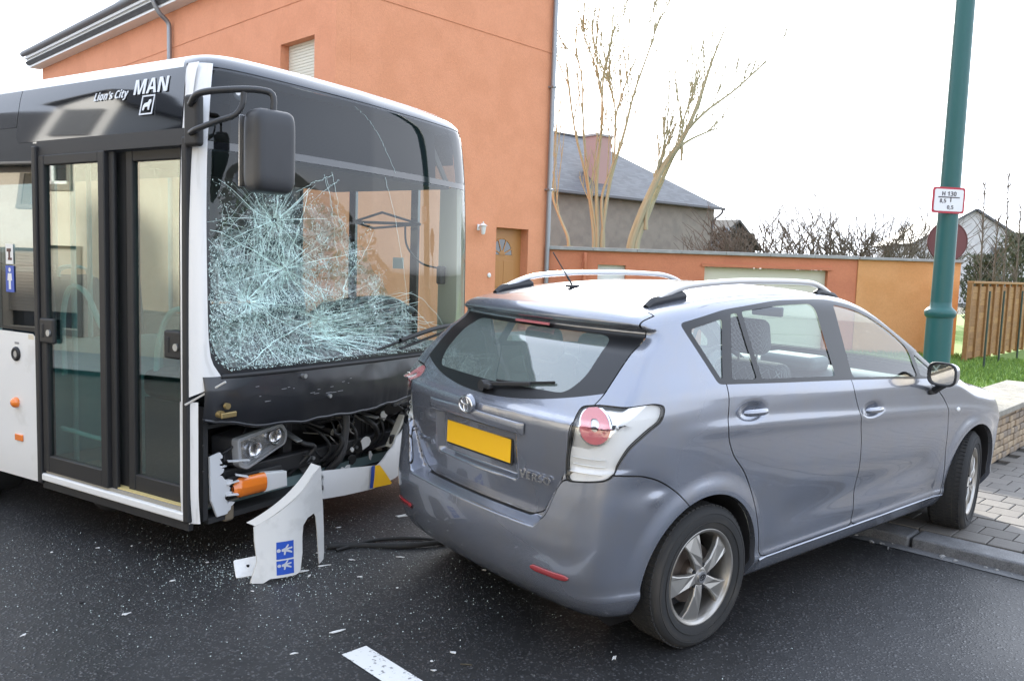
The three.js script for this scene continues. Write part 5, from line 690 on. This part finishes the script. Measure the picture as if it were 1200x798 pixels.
  part('rear_door', toGeo(mirrored(rdoor)), M.paint, car); part('front_door', toGeo(mirrored(fdoor)), M.paint, car);
  const gr = { p: [], n: [] }; for (const m of grooves) { addTo(gr, m); } put('panel_gap', gr, M.gap, { one: 1, in: .009 });
  put('underbody', under, M.blackPlastic, { one: 1 }); put('cabin_lining', lining, M.cabin, { one: 1 });
  // lamps
  {
    const red = (x, y, z) => Math.hypot((x + z - .150) / 1.28, y - 1.078) - .067, ring = (x, y, z) => Math.hypot((x + z - .150) / 1.28, y - 1.078) - .075, core = (x, y, z) => Math.hypot((x + z - .150) / 1.28, y - 1.082) - .020;
    const lowLine = (x, y, z) => y - .985 - .55 * Math.max(0, x + z - .12);
    for (const s of [1, -1]) {
      const mm = s > 0 ? (m) => m : mirrored, l = part('tail_lamp', toGeo(mm(pushIn(lamp, .001))), M.lens, car, 'clear and red tail lamp');
      const inn = pushIn(lamp, .024); let [r, o] = cut(inn, red), [rg, o2] = cut(o, ring), [lo, up] = cut(o2, lowLine);
      const [rc, ro] = cut(r, core); part('red_lens', toGeo(mm(pushIn(ro, -.017))), M.redLens, l); part('lamp_core', toGeo(mm(pushIn(rc, -.012))), M.lampWhite, l); part('lamp_ring', toGeo(mm(pushIn(rg, -.012))), M.chrome, l); part('lower_lens', toGeo(mm(lo)), M.lampWhite, l); part('reflector', toGeo(mm(up)), M.reflector, l);
      // ribs in the lower lens
      const ribs = []; for (let k = 0; k < 3; k++) { const y = .885 + k * .03; const pts = []; for (let q = 0; q <= 8; q++) { const t = q / 8, zz = lerp(.66, .79, t); let xx = -.66; for (let it = 0; it < 30; it++) xx += F(xx, y, zz) * .8; pts.push([xx + .012, y, s * (zz - .008)]); } ribs.push(tube(pts, .003, 12, 5)); }
      part('lens_rib', ribs, M.reflector, l);
    }
  }
  // glazing
  {
    const P = (pts, r) => polySDF(roundPoly(pts, r)), panes = [
      ['quarter_window', P([[-.035, 1.470], [.20, 1.512], [.098, 1.250], [.085, 1.250]], [.03, .02, .02, .02]), M.privacy],
      ['rear_door_vent_window', P([[.275, 1.530], [.325, 1.535], [.352, 1.228], [.165, 1.240]], .012), M.glass],
      ['rear_door_window', P([[.365, 1.540], [.7, 1.560], [1.03, 1.562], [1.045, 1.188], [.392, 1.226]], [.02, .1, .06, .02, .012]), M.glass],
      ['front_door_window', P([[1.225, 1.552], [1.42, 1.522], [1.64, 1.452], [1.82, 1.362], [1.93, 1.28], [1.945, 1.118], [1.215, 1.170]], [.03, .1, .1, .1, .05, .02, .02]), M.glass],
      ['front_quarter_window', P([[1.985, 1.245], [2.13, 1.155], [2.17, 1.10], [1.99, 1.115]], .015), M.glass]];
    let frame = dlo; for (const [name, f, mat] of panes) { let p; [p, frame] = cut(frame, (x, y) => f(x, y)); put(name, p, mat, { in: .004 }); }
    put('window_frame', frame, M.blackGloss, { one: 1 });
    put('rear_window', rwClear, M.privacy, { one: 1, in: .001, parent: tg }); put('rear_window_border', rwFrit, M.blackGloss, { one: 1, parent: tg });
    put('windscreen', ws, M.glass, { one: 1 });
  }
  // arch lips and wheel wells
  const flankZ = (x, y) => { let z = .8; for (let i = 0; i < 40; i++) z -= F(x, y, z) * .8; return z; };
  for (const [cx, cy, R] of [[0, .338, .392], [2.80, .345, .388]]) for (const s of [1, -1]) {
    const a0 = -.42, a1 = PI + .42;
    part('arch_lip', grid(48, 2, (u, v) => { const a = lerp(a0, a1, u), x = cx + Math.cos(a) * R, y = Math.max(cy + Math.sin(a) * R, .205); return [x, y, s * (flankZ(x, y) - v * .03 + .0005)]; }), M.paint, car);
    part('wheel_well', [grid(32, 4, (u, v) => { const a = lerp(a0, a1, u), x = cx + Math.cos(a) * (R - .003), y = Math.max(cy + Math.sin(a) * (R - .003), .21); return [x, y, s * lerp(flankZ(x, y) - .028, .50, v)]; }), new THREE.CircleGeometry(R, 24).translate(cx, cy, s * .50)], M.blackPlastic, car);
  }
  // wheels
  function wheel(turn) {
    const w = new THREE.Group(); w.name = 'wheel';
    const R = .335, pr = [[.222, -.095], [.24, -.106], [.285, -.113], [.312, -.106], [.329, -.088], [.335, -.055], [.336, 0], [.335, .055], [.329, .088], [.312, .106], [.285, .113], [.24, .106], [.222, .095]];
    const lath = (pts, n = 64) => new THREE.LatheGeometry(pts.map((p) => new THREE.Vector2(p[0], p[1])), n).rotateX(PI / 2);
    const tg2 = [lath(pr)]; // tread blocks
    for (let i = 0; i < 72; i++) for (const zz of [-.066, -.022, .022, .066]) { const a = (i + (Math.abs(zz) > .04 ? .5 : 0)) / 72 * 2 * PI, gg = bx(.007, .021, .036, .3335, 0, zz); gg.rotateZ(a); tg2.push(gg); }
    for (const r of [.262, .30]) tg2.push(new THREE.TorusGeometry(r, .0022, 5, 64).translate(0, 0, r > .28 ? .1095 : .1115));
    part('tyre', tg2, M.tyre, w);
    const rim = [lath([[.222, -.09], [.205, -.08], [.195, -.03], [.196, .05], [.205, .078], [.2255, .092], [.2285, .098], [.2255, .101], [.218, .099], [.207, .090], [.199, .06]])];
    for (let i = 0; i < 5; i++) {
      const a = i / 5 * 2 * PI + PI / 2 + .1;
      const out = [[-.026, .035], [.026, .035], [.030, .09], [.043, .16], [.060, .209], [.03, .2135], [0, .2145], [-.03, .2135], [-.060, .209], [-.043, .16], [-.030, .09]];
      let s = extr(out, .030, .006); const p = s.attributes.position; for (let k = 0; k < p.count; k++) { const r = p.getY(k); p.setZ(k, p.getZ(k) + .052 + .018 * Math.sin(clamp(r / .21, 0, 1) * PI) - (Math.abs(p.getX(k)) < r * .12 && r > .09 && p.getZ(k) > .02 ? .007 : 0)); } s.computeVertexNormals(); s.rotateZ(a - PI / 2); rim.push(s);
    }
    rim.push(lath([[0, .094], [.03, .094], [.048, .090], [.062, .076], [.066, .05]], 40));
    const rm = part('rim', rim, M.alloy, w);
    const nuts = []; for (let i = 0; i < 5; i++) { const a = (i + .5) / 5 * 2 * PI + PI / 2 + .1; nuts.push(cyl(.011, .011, .006, Math.cos(a) * .055, Math.sin(a) * .055, .088, 12, 'z')); } part('wheel_nut', nuts, M.gap, rm);
    part('hub_cap', cyl(.028, .026, .012, 0, 0, .096, 24, 'z'), M.satin, rm);
    { const e = []; for (const [rx, ry, dy] of [[.019, .013, 0], [.006, .0125, .0005], [.013, .0055, .006]]) { const t = []; for (let i = 0; i < 24; i++) { const a = i / 24 * 2 * PI; t.push([Math.cos(a) * rx, Math.sin(a) * ry + dy, .1025]); } e.push(tube(t, .0017, 40, 5, true)); } part('hub_emblem', e, M.gap, rm); }
    part('brake_disc', [cyl(.14, .14, .02, 0, 0, .02, 40, 'z'), cyl(.075, .075, .06, 0, 0, .03, 24, 'z')], std([.16, .13, .11], .5, { metalness: .7 }), w);
    part('wheel_barrel', cyl(.19, .19, .004, 0, 0, -.06, 30, 'z'), M.blackPlastic, w);
    return w;
  }
  const w0 = wheel();
  for (const [x, y, z, steer, spin] of [[0, .335, .772, 0, .25], [0, .335, -.772, PI, .8], [2.80, .335, .775, .24, 1.3], [2.80, .335, -.775, PI + .24, .4]]) { const w = (x === 0 && z > 0) ? w0 : w0.clone(); w.position.set(x, y, z); w.rotation.order = 'YZX'; w.rotation.set(0, steer, spin); car.add(w); }
  // roof rails
  const roofY = (x, z) => { let y = 1.6; for (let i = 0; i < 30; i++) y -= F(x, y, z) * .8; return y; };
  for (const s of [1, -1]) {
    const zr = (x) => s * lerp(.575, .545, sstep(.8, 1.5, x)), pts = []; for (let i = 0; i <= 14; i++) { const t = i / 14, x = lerp(-.12, 1.50, t), h = .044 * Math.min(1, Math.sin(PI * clamp(t, .0, 1)) * 2.2) ** .8 + .010; pts.push(V(x, roofY(x, Math.abs(zr(x))) + (i === 0 || i === 14 ? .004 : h), zr(x))); }
    const c = new THREE.CatmullRomCurve3(pts), sh = roundPoly([[-.013, -.015], [.013, -.015], [.013, .015], [-.013, .015]], .010).map((p) => new THREE.Vector2(p[0], p[1]));
    const N = 60, fr = []; for (let i = 0; i <= N; i++) fr.push(c.getPoint(i / N));
    const rail = part('roof_rail', grid(N, sh.length, (u, v) => { const p = c.getPoint(u), q = sh[Math.round(v * sh.length) % sh.length]; return [p.x, p.y + q.y, p.z + q.x]; }), M.satin, car);
    for (const [x0, x1] of [[-.14, .13], [1.30, 1.55]]) part('rail_foot', grid(16, 12, (u, v) => { const x = lerp(x0, x1, u), a = v * 2 * PI, y0 = roofY(x, Math.abs(zr(x))), hh = x0 < 0 ? .034 * sstep(x0 - .02, x0 + .05, x) * sstep(x1 + .03, x1 - .02, x) + .004 : .026 * sstep(x0 - .02, x0 + .05, x) * sstep(x1 + .03, x1 - .05, x) + .004; return [x, y0 - .01 + (hh + .01) * (.5 + .5 * Math.sin(a)), zr(x) + .019 * Math.cos(a)]; }), M.blackPlastic, rail);
  }
  // aerial, wiper, third brake light
  { const ay = roofY(.02, .08); const a = part('aerial_base', [bx(.075, .016, .04, .02, ay + .008, -.10, .006)], M.blackPlastic, car); part('aerial_rod', [bar([.02, ay + .012, -.10], [-.085, ay + .185, -.145], .0032), bar([.02, ay + .012, -.10], [-.01, ay + .062, -.113], .0055)], M.blackPlastic, a); }
  const gateX = (y, z) => { let x = -.6; for (let i = 0; i < 40; i++) x += F(x, y, z) * .8; return x; };
  {
    const P = (y, z, o) => [gateX(y, z) - o, y, z]; const w = part('rear_wiper', [beam(P(1.165, .02, .028), P(1.200, .30, .024), .014, .018, .004), cyl(.026, .022, .045, gateX(1.15, .0) - .012, 1.155, .0, 18, 'x'), bx(.03, .03, .075, gateX(1.155, .03) - .024, 1.157, .03, .01)], M.blackPlastic, tg);
    part('wiper_blade', [tube([P(1.185, .06, .012), P(1.190, .18, .012), P(1.205, .30, .012), P(1.222, .42, .012)], .006, 16, 6)], M.rubber, w);
    part('brake_light', bx(.014, .014, .26, gateX(1.48, 0) + .012, 1.452, 0, .004), M.redLens, tg);
  }
  // tailgate garnish, emblem, plate, lettering
  {
    const gp = (y, z, o) => { const yy = y; return [gateX(yy, z) - o, yy, z]; };
    part('garnish', grid(40, 10, (u, v) => { const z = lerp(-.385, .385, u), a = v * 2 * PI, th = .030 - .004 * Math.abs(z), y = 1.025 - .02 * Math.abs(z); return [-.700 + .085 * (Math.abs(z) / .8) ** 2.2 - .006 - .014 * (1 + Math.cos(a)) * .5 * sstep(.39, .36, Math.abs(z)), y + th * Math.sin(a), z]; }), M.paint, tg);
    const ex = -.728, ey = 1.068, e = [], zs = -.012; for (const [ry, rz, dy, r] of [[.036, .052, 0, .0052], [.034, .0165, .0, .0042], [.0165, .036, .0165, .0042]]) { const t = []; for (let i = 0; i < 28; i++) { const a = i / 28 * 2 * PI; t.push([ex, ey + Math.sin(a) * ry + dy, zs + Math.cos(a) * rz]); } e.push(tube(t, r, 56, 6, true)); }
    const em = part('emblem', e, M.chrome, tg); part('emblem_boss', cyl(.046, .05, .022, ex + .012, ey, zs, 28, 'x').scale(1, 1, 1), M.paint, em);
    const pl = new THREE.Group(); pl.name = 'number_plate'; tg.add(pl); pl.position.set(-.668, .888, .012); pl.rotation.set(.085, -PI / 2, 0, 'YXZ');
    pl.rotation.set(-.03, -PI / 2, .005, 'YXZ');
    part('plate_holder', bx(.535, .125, .012, 0, -.004, -.008, .006), M.blackPlastic, pl); part('plate_sheet', bx(.52, .110, .004, 0, .001, .002, .001), M.plate, pl, 'plain yellow number plate');
    const v = lettering('VERSO', .034, .006).scale(1.3, 1, 1); v.rotateY(-PI / 2 + Math.atan((gateX(.812, .53) - gateX(.812, .37)) / .16)); v.translate(gateX(.812, .452) - .008, .812, .452); part('lettering', v, M.chrome, tg);
    const v2 = lettering('TOYOTA', .024, .004).scale(1.25, 1, 1); v2.rotateY(-PI / 2 + Math.atan((gateX(.80, -.38) - gateX(.80, -.54)) / .16)); v2.translate(gateX(.80, -.46) - .0035, .80, -.46); part('lettering', v2, M.chrome, tg);
    // bumper reflectors
    for (const s of [1, -1]) part('reflector_strip', grid(14, 8, (u, v2_) => { const z = lerp(.50, .70, u), a = v2_ * 2 * PI, y = .428 + Math.sin(a) * .016 * Math.min(1, 8 * (1 - u) + .25, 8 * u + .6); let x = -.7; for (let i = 0; i < 30; i++) x += F(x, y, z) * .8; return [x - .004 + .006 * Math.cos(a), y, s * z]; }), M.deepRed, car);
  }
  // door handles
  const handle = (cx, cy, door, s) => {
    const z0 = flankZ(cx, cy - .12); const h = part('door_handle', [grid(20, 10, (u, v) => { const a = v * 2 * PI, t = u * 2 - 1, w = Math.sqrt(Math.max(0, 1 - t ** 6)); return [cx + t * .098, cy + Math.sin(a) * .017 * w - t * .004, s * (z0 + .022 - .010 * t * t + Math.cos(a) * .011 * w)]; })], M.paint, door);
  };
  handle(.295, 1.082, doorsR, 1); handle(1.40, .978, doorsF, 1);
  part('side_marker', new THREE.SphereGeometry(.018, 16, 10).scale(1.2, .8, .45).translate(2.475, .868, flankZ(2.475, .868)), M.lampWhite, car);
  part('sill_trim', grid(30, 6, (u, v) => { const x = lerp(.44, 2.40, u), a = v * 2 * PI, y = .318 - .004 * u; return [x, y + .006 * Math.sin(a), flankZ(x, y) + .006 * Math.cos(a)]; }), M.paint, car);
  // door mirrors
  for (const s of [1, -1]) {
    const m = new THREE.Group(); m.name = 'door_mirror'; car.add(m);
    const cx = 2.03, cy = 1.142, cz = s * .985;
    part('mirror_housing', grid(24, 16, (u, v) => { const a = u * 2 * PI, t = v * PI / 2, q = 1 - (1 - Math.sin(t)) * 1; const rr = Math.cos(t) ** .55, ex2 = (c) => Math.sign(c) * Math.abs(c) ** .62; return [cx - .035 + Math.sin(t) * .105, cy + ex2(Math.sin(a)) * .070 * rr, cz + s * .002 + ex2(Math.cos(a)) * .082 * rr]; }), M.paint, m);
    part('mirror_rim', grid(28, 8, (u, v) => { const a = u * 2 * PI, b = v * 2 * PI, ex2 = (c) => Math.sign(c) * Math.abs(c) ** .62; return [cx - .036 + Math.cos(b) * .010, cy + ex2(Math.sin(a)) * (.066 + .007 * Math.sin(b)), cz + ex2(Math.cos(a)) * (.078 + .007 * Math.sin(b))]; }), M.blackPlastic, m);
    part('mirror_glass', grid(28, 4, (u, v) => { const a = u * 2 * PI, ex2 = (c) => Math.sign(c) * Math.abs(c) ** .62; return [cx - .028 + .006 * (1 - v * v) * 0, cy + ex2(Math.sin(a)) * .064 * v, cz + ex2(Math.cos(a)) * .076 * v]; }), M.mirror, m);
    part('mirror_stalk', [beam([cx + .02, cy - .06, cz], [cx + .09, cy - .135, s * .875], .05, .03, .012), bx(.10, .04, .04, cx + .08, cy - .125, s * .885, .015)], M.blackPlastic, m);
  }
  // cabin: floor, seats, dashboard, wheel, inside mirror
  {
    part('cabin_floor', bx(2.9, .04, 1.5, 1.05, .36, 0), M.cabin, car);
    const seat = (x, z, mat, hr, front) => {
      const sgrp = new THREE.Group(); sgrp.name = 'seat'; car.add(sgrp); sgrp.position.set(x, 0, z);
      const W = front ? .50 : .44; part('cushion', bx(.50, .16, W, .05, .60, 0, .06), mat, sgrp);
      const b = bx(.13, .62, W - .02, 0, 0, 0, .06); b.rotateZ(.30); b.translate(-.28, .92, 0); part('backrest', b, mat, sgrp);
      const h = bx(.11, .20, .27, 0, 0, 0, .05); h.rotateZ(.2); h.translate(-.405, hr, 0); part('headrest', h, mat, sgrp); part('headrest_post', [bar([-.395, hr - .20, -.06], [-.40, hr - .06, -.06], .007), bar([-.395, hr - .20, .06], [-.40, hr - .06, .06], .007)], M.chrome, sgrp);
    };
    seat(1.35, .37, M.clothPattern, 1.36, true); seat(1.35, -.37, M.clothPattern, 1.36, true); for (const z of [-.46, 0, .46]) seat(.55, z, M.cloth, 1.27, false);
    part('dashboard', grid(20, 12, (u, v) => { const z = lerp(-.74, .74, u), a = v * PI * 1.0; return [2.28 - .36 * Math.cos(a * .5) - .05 * Math.abs(z), .62 + .46 * Math.sin(a * .62) , z]; }), M.dash, car);
    part('instrument_hood', [bx(.22, .10, .42, 2.00, 1.10, .0, .04)], M.dash, car);
    const st = new THREE.TorusGeometry(.185, .017, 10, 36).rotateY(PI / 2); st.rotateZ(.45); st.translate(1.78, 1.00, -.37); part('steering_wheel', [st, beam([1.78, 1.0, -.37], [2.05, .90, -.37], .06, .06, .02), beam([1.78, 1.0, -.54], [1.78, 1.0, -.20], .04, .02, .008)], M.blackPlastic, car);
    part('inside_mirror', bx(.03, .065, .23, 1.66, 1.45, 0, .012), M.blackPlastic, car); part('load_cover', bx(.55, .02, 1.28, -.25, 1.02, 0, .006), M.cabin, car);
  }
}
// ---------------------------------------------------------------- wreckage on the road
{
  // torn-off bumper corner standing on the road: bent shell, arch-shaped cut-out, stickers
  const A = V(-1.34, 0, -4.18), B = V(-1.026, 0, -4.56), d = B.clone().sub(A), L = d.length(); d.normalize();
  const o = thing('bumper_corner', 'torn off white bumper corner with blue stickers standing on the road', 'car part', [A.x, 0, A.z], Math.atan2(-d.z, d.x));
  const sn = fbmTile(256, 6, 6, 909), white = phy([1, 1, 1], .38, { clearcoat: .35, clearcoatRoughness: .2, map: tex(256, (i) => { const k = sstep(.50, .75, sn[i]) * .22; return [lerp(.72, .38, k), lerp(.72, .37, k), lerp(.70, .34, k)]; }, true, 2.2) }), inner = std([.50, .49, .46], .7);
  // outline in the sheet's own plane (x along the foot, y up)
  const P = [[.0, .005], [.055, .0], [.085, .02], [.215, .02], [.245, .03], [.262, .13], [.262, .22], [.268, .28], [.30, .315], [.352, .325], [.372, .30], [.392, .20], [.405, .08], [.412, .012], [.468, .018], [.478, .06], [.472, .20], [.455, .32], [.425, .45], [.405, .555], [.392, .585], [.36, .57], [.325, .55], [.22, .45], [.12, .375], [.015, .31], [.018, .24], [.03, .12]];
  const sd = polySDF(P), bend = (x, y) => .10 * Math.sin(x / .48 * PI) * (1 - .3 * y) + .16 * y * y - .05 * y, F = (x, y, off) => [x, y, bend(x, y) + off];
  const N = 50, H = 60, mk = (off, flip) => { const m = { p: [], n: [] }, e = .004; for (let j = 0; j < H; j++) for (let i = 0; i < N; i++) { const q = (a, b) => { const x = lerp(-.01, .49, a / N), y = lerp(0, .60, b / H), p = F(x, y, off), u = [1, 0, (bend(x + e, y) - bend(x, y)) / e], w = [0, 1, (bend(x, y + e) - bend(x, y)) / e], n = [-u[2], -w[2], 1], l = Math.hypot(...n) * (flip ? -1 : 1); return [p, n.map((v) => v / l)]; }; const c = [q(i, j), q(i + 1, j), q(i, j + 1), q(i + 1, j + 1)]; for (const k of flip ? [0, 2, 1, 1, 2, 3] : [0, 1, 2, 1, 3, 2]) { m.p.push(...c[k][0]); m.n.push(...c[k][1]); } } return cut(m, (x, y) => sd(x, y))[0]; };
  part('outer_skin', toGeo(mk(0)), white, o); part('inner_skin', toGeo(mk(-.007, true)), inner, o);
  part('torn_edge', grid(P.length * 4, 1, (u, v) => { const t = u * P.length, i = Math.floor(t) % P.length, f = t - Math.floor(t), a = P[i], b = P[(i + 1) % P.length], x = lerp(a[0], b[0], f), y = lerp(a[1], b[1], f); return F(x, y, -.007 * v); }), inner, o);
  part('folded_flange', grid(12, 2, (u, v) => { const x = lerp(.02, .385, u), y = lerp(.315, .585, u ** 1.1); return [x - .022 * v, y + .012 * v, bend(x, y) - .05 * v]; }), inner, o);
  const sticker = (x0, x1, y0, y1, fn, c, off, name, par) => part(name, grid(8, 8, (u, v) => { const x = lerp(x0, x1, u), y = lerp(y0, y1, v); return F(x, y, off); }), c, par || o);
  const blue = std([.02, .085, .46], .45), s1 = sticker(.115, .205, .120, .215, 0, blue, .002, 'blue_sticker'), s2 = sticker(.115, .205, .035, .112, 0, blue, .002, 'blue_sticker');
  const fig = (cx, cy, k, par) => { const f = []; const blob = (pts) => { const q = extr(pts.map(([x, y]) => [cx + x * k, cy + y * k]), .0006); const p = q.attributes.position; for (let i = 0; i < p.count; i++) p.setZ(i, p.getZ(i) + bend(p.getX(i), p.getY(i)) + .0032); return q; }; const c = []; for (let i = 0; i < 12; i++) c.push([-.036 + .010 * Math.cos(i / 12 * 2 * PI), .0 + .010 * Math.sin(i / 12 * 2 * PI)]); f.push(blob(c)); f.push(blob([[-.022, .006], [-.004, .012], [.010, .030], [.016, .027], [.006, .010], [.034, .014], [.034, .005], [.010, .002], [.034, -.012], [.032, -.020], [.002, -.008], [-.004, -.026], [-.011, -.026], [-.010, -.008], [-.022, -.006]])); const m = part('pictogram', f, std([.62, .64, .68], .5), par); m.userData.kind = 'stuff'; return m; };
  fig(.162, .168, 1, s1); fig(.160, .085, .9, s2);
  const B2 = thing('plastic_plate', 'small off white plate lying behind the torn bumper corner', 'car part', [-1.44, .0, -4.25], .5); const pg = extr(roundPoly([[0, 0], [.13, .0], [.135, .12], [.0, .11]], .01), .008, .001); pg.rotateX(-.9); part('plate', pg, white, B2); part('plate_hole', cyl(.008, .008, .012, .07, .045, -.045, 10).rotateX(0), M.gap, B2);
  // loose chips and shards
  const rnd = rng(808), shard = (name, label, px, py, w, l, turn, mat, group) => { const p = at(px, py, 5), y0 = 1.7243, t = y0 / (y0 - p.y), q = V(p.x * t, 0, p.z * t); const pts = []; for (let i = 0; i < 8; i++) { const a = (i + .6 * rnd()) / 8 * 2 * PI, k = .22 + .85 * rnd() ** 1.5; pts.push([Math.cos(a) * l / 2 * k, Math.sin(a) * w / 2 * k]); } const g = extr(pts, .004); g.rotateX(-PI / 2); const m = part(name, g, mat, scene); m.position.set(q.x, .004, q.z); m.rotation.set((rnd() - .5) * .25, turn, (rnd() - .5) * .25); tag(m, label, 'fragment', group); return m; };
  const whites = std([.62, .62, .60], .5), G = 'white plastic chips on the road', GL = 'white plastic chip broken off the bus, lying on the road';
  for (const [x, y, w, l, t] of [[395, 741, .03, .09, .4], [352, 671, .05, .16, .2], [378, 664, .03, .10, .3], [362, 676, .02, .06, 1.2], [411, 657, .03, .09, -.4], [422, 677, .02, .05, .5], [466, 690, .025, .04, 1], [296, 694, .015, .05, .1], [200, 682, .02, .04, .4], [242, 660, .02, .04, .8], [115, 643, .015, .04, .3], [60, 648, .02, .03, 1], [28, 745, .03, .05, .4], [147, 721, .03, .05, .9], [371, 649, .015, .03, 1.4], [568, 669, .03, .04, .4], [605, 678, .01, .16, -.25], [532, 766, .03, .05, .3], [720, 772, .03, .05, 1.1], [345, 767, .02, .05, .2], [154, 641, .015, .02, 0], [396, 619, .02, .05, .4], [470, 654, .02, .06, 0], [506, 776, .03, .02, 0], [508, 787, .015, .03, 0]]) shard('plastic_chip', GL, x, y, w, l, t, whites, G);
  shard('plastic_slab', 'pale torn plastic strip on the road just behind the car bumper', 469, 606, .09, .16, .2, whites).scale.y = 1.4;
  shard('dark_shard', 'small black plastic shard lying on the road by itself', 95, 707, .03, .05, .5, M.blackPlastic); shard('dark_shard', 'flat brown scrap lying on the road behind the car', 545, 780, .02, .14, .15, std([.06, .05, .03], .8));
  { const k = part('rubber_trim', tube([[-1.06, .018, -4.74], [-.86, .012, -4.80], [-.62, .016, -4.80], [-.42, .022, -4.86], [-.2, .016, -5.0], [.1, .014, -5.05]], .017, 50, 8), M.rubber, scene); tag(k, 'black rubber trim strip lying across the road under the car', 'trim strip'); const k2 = part('rubber_trim', tube([[-1.0, .012, -4.70], [-.8, .012, -4.90], [-.5, .012, -4.95], [-.25, .014, -4.83]], .010, 40, 6), M.rubber, scene); tag(k2, 'thin curled black rubber strip beside the thicker one', 'trim strip'); }
  // glass crumbs, too many to count
  { const g = new THREE.IcosahedronGeometry(.0026, 0), N = 4200, m = new THREE.InstancedMesh(g, phy([.75, .85, .83], .15, { transmission: .35, thickness: 0 }), N), M4 = new THREE.Matrix4(), q = new THREE.Quaternion(); for (let i = 0; i < N; i++) { let x, z; if (i < 3800) { const r = 1.5 * rnd() ** 1.3, a = rnd() * 6.3; x = -1.35 + Math.cos(a) * r * 1.2; z = -4.35 + Math.sin(a) * r * .7; } else { x = -2.6 + 4.2 * rnd(); z = -5.4 + 3.4 * rnd(); } const s = .35 + 1.0 * rnd() ** 3; q.setFromEuler(new THREE.Euler(rnd() * 6, rnd() * 6, rnd() * 6)); M4.compose(V(x, .003, z), q, V(s, s * .8, s)); m.setMatrixAt(i, M4); } m.name = 'glass_crumbs'; scene.add(shadowed(m)); tag(m, 'crumbs of broken windscreen glass scattered over the road', 'glass', null, 'stuff'); }
}
renderer.render(scene, camera);
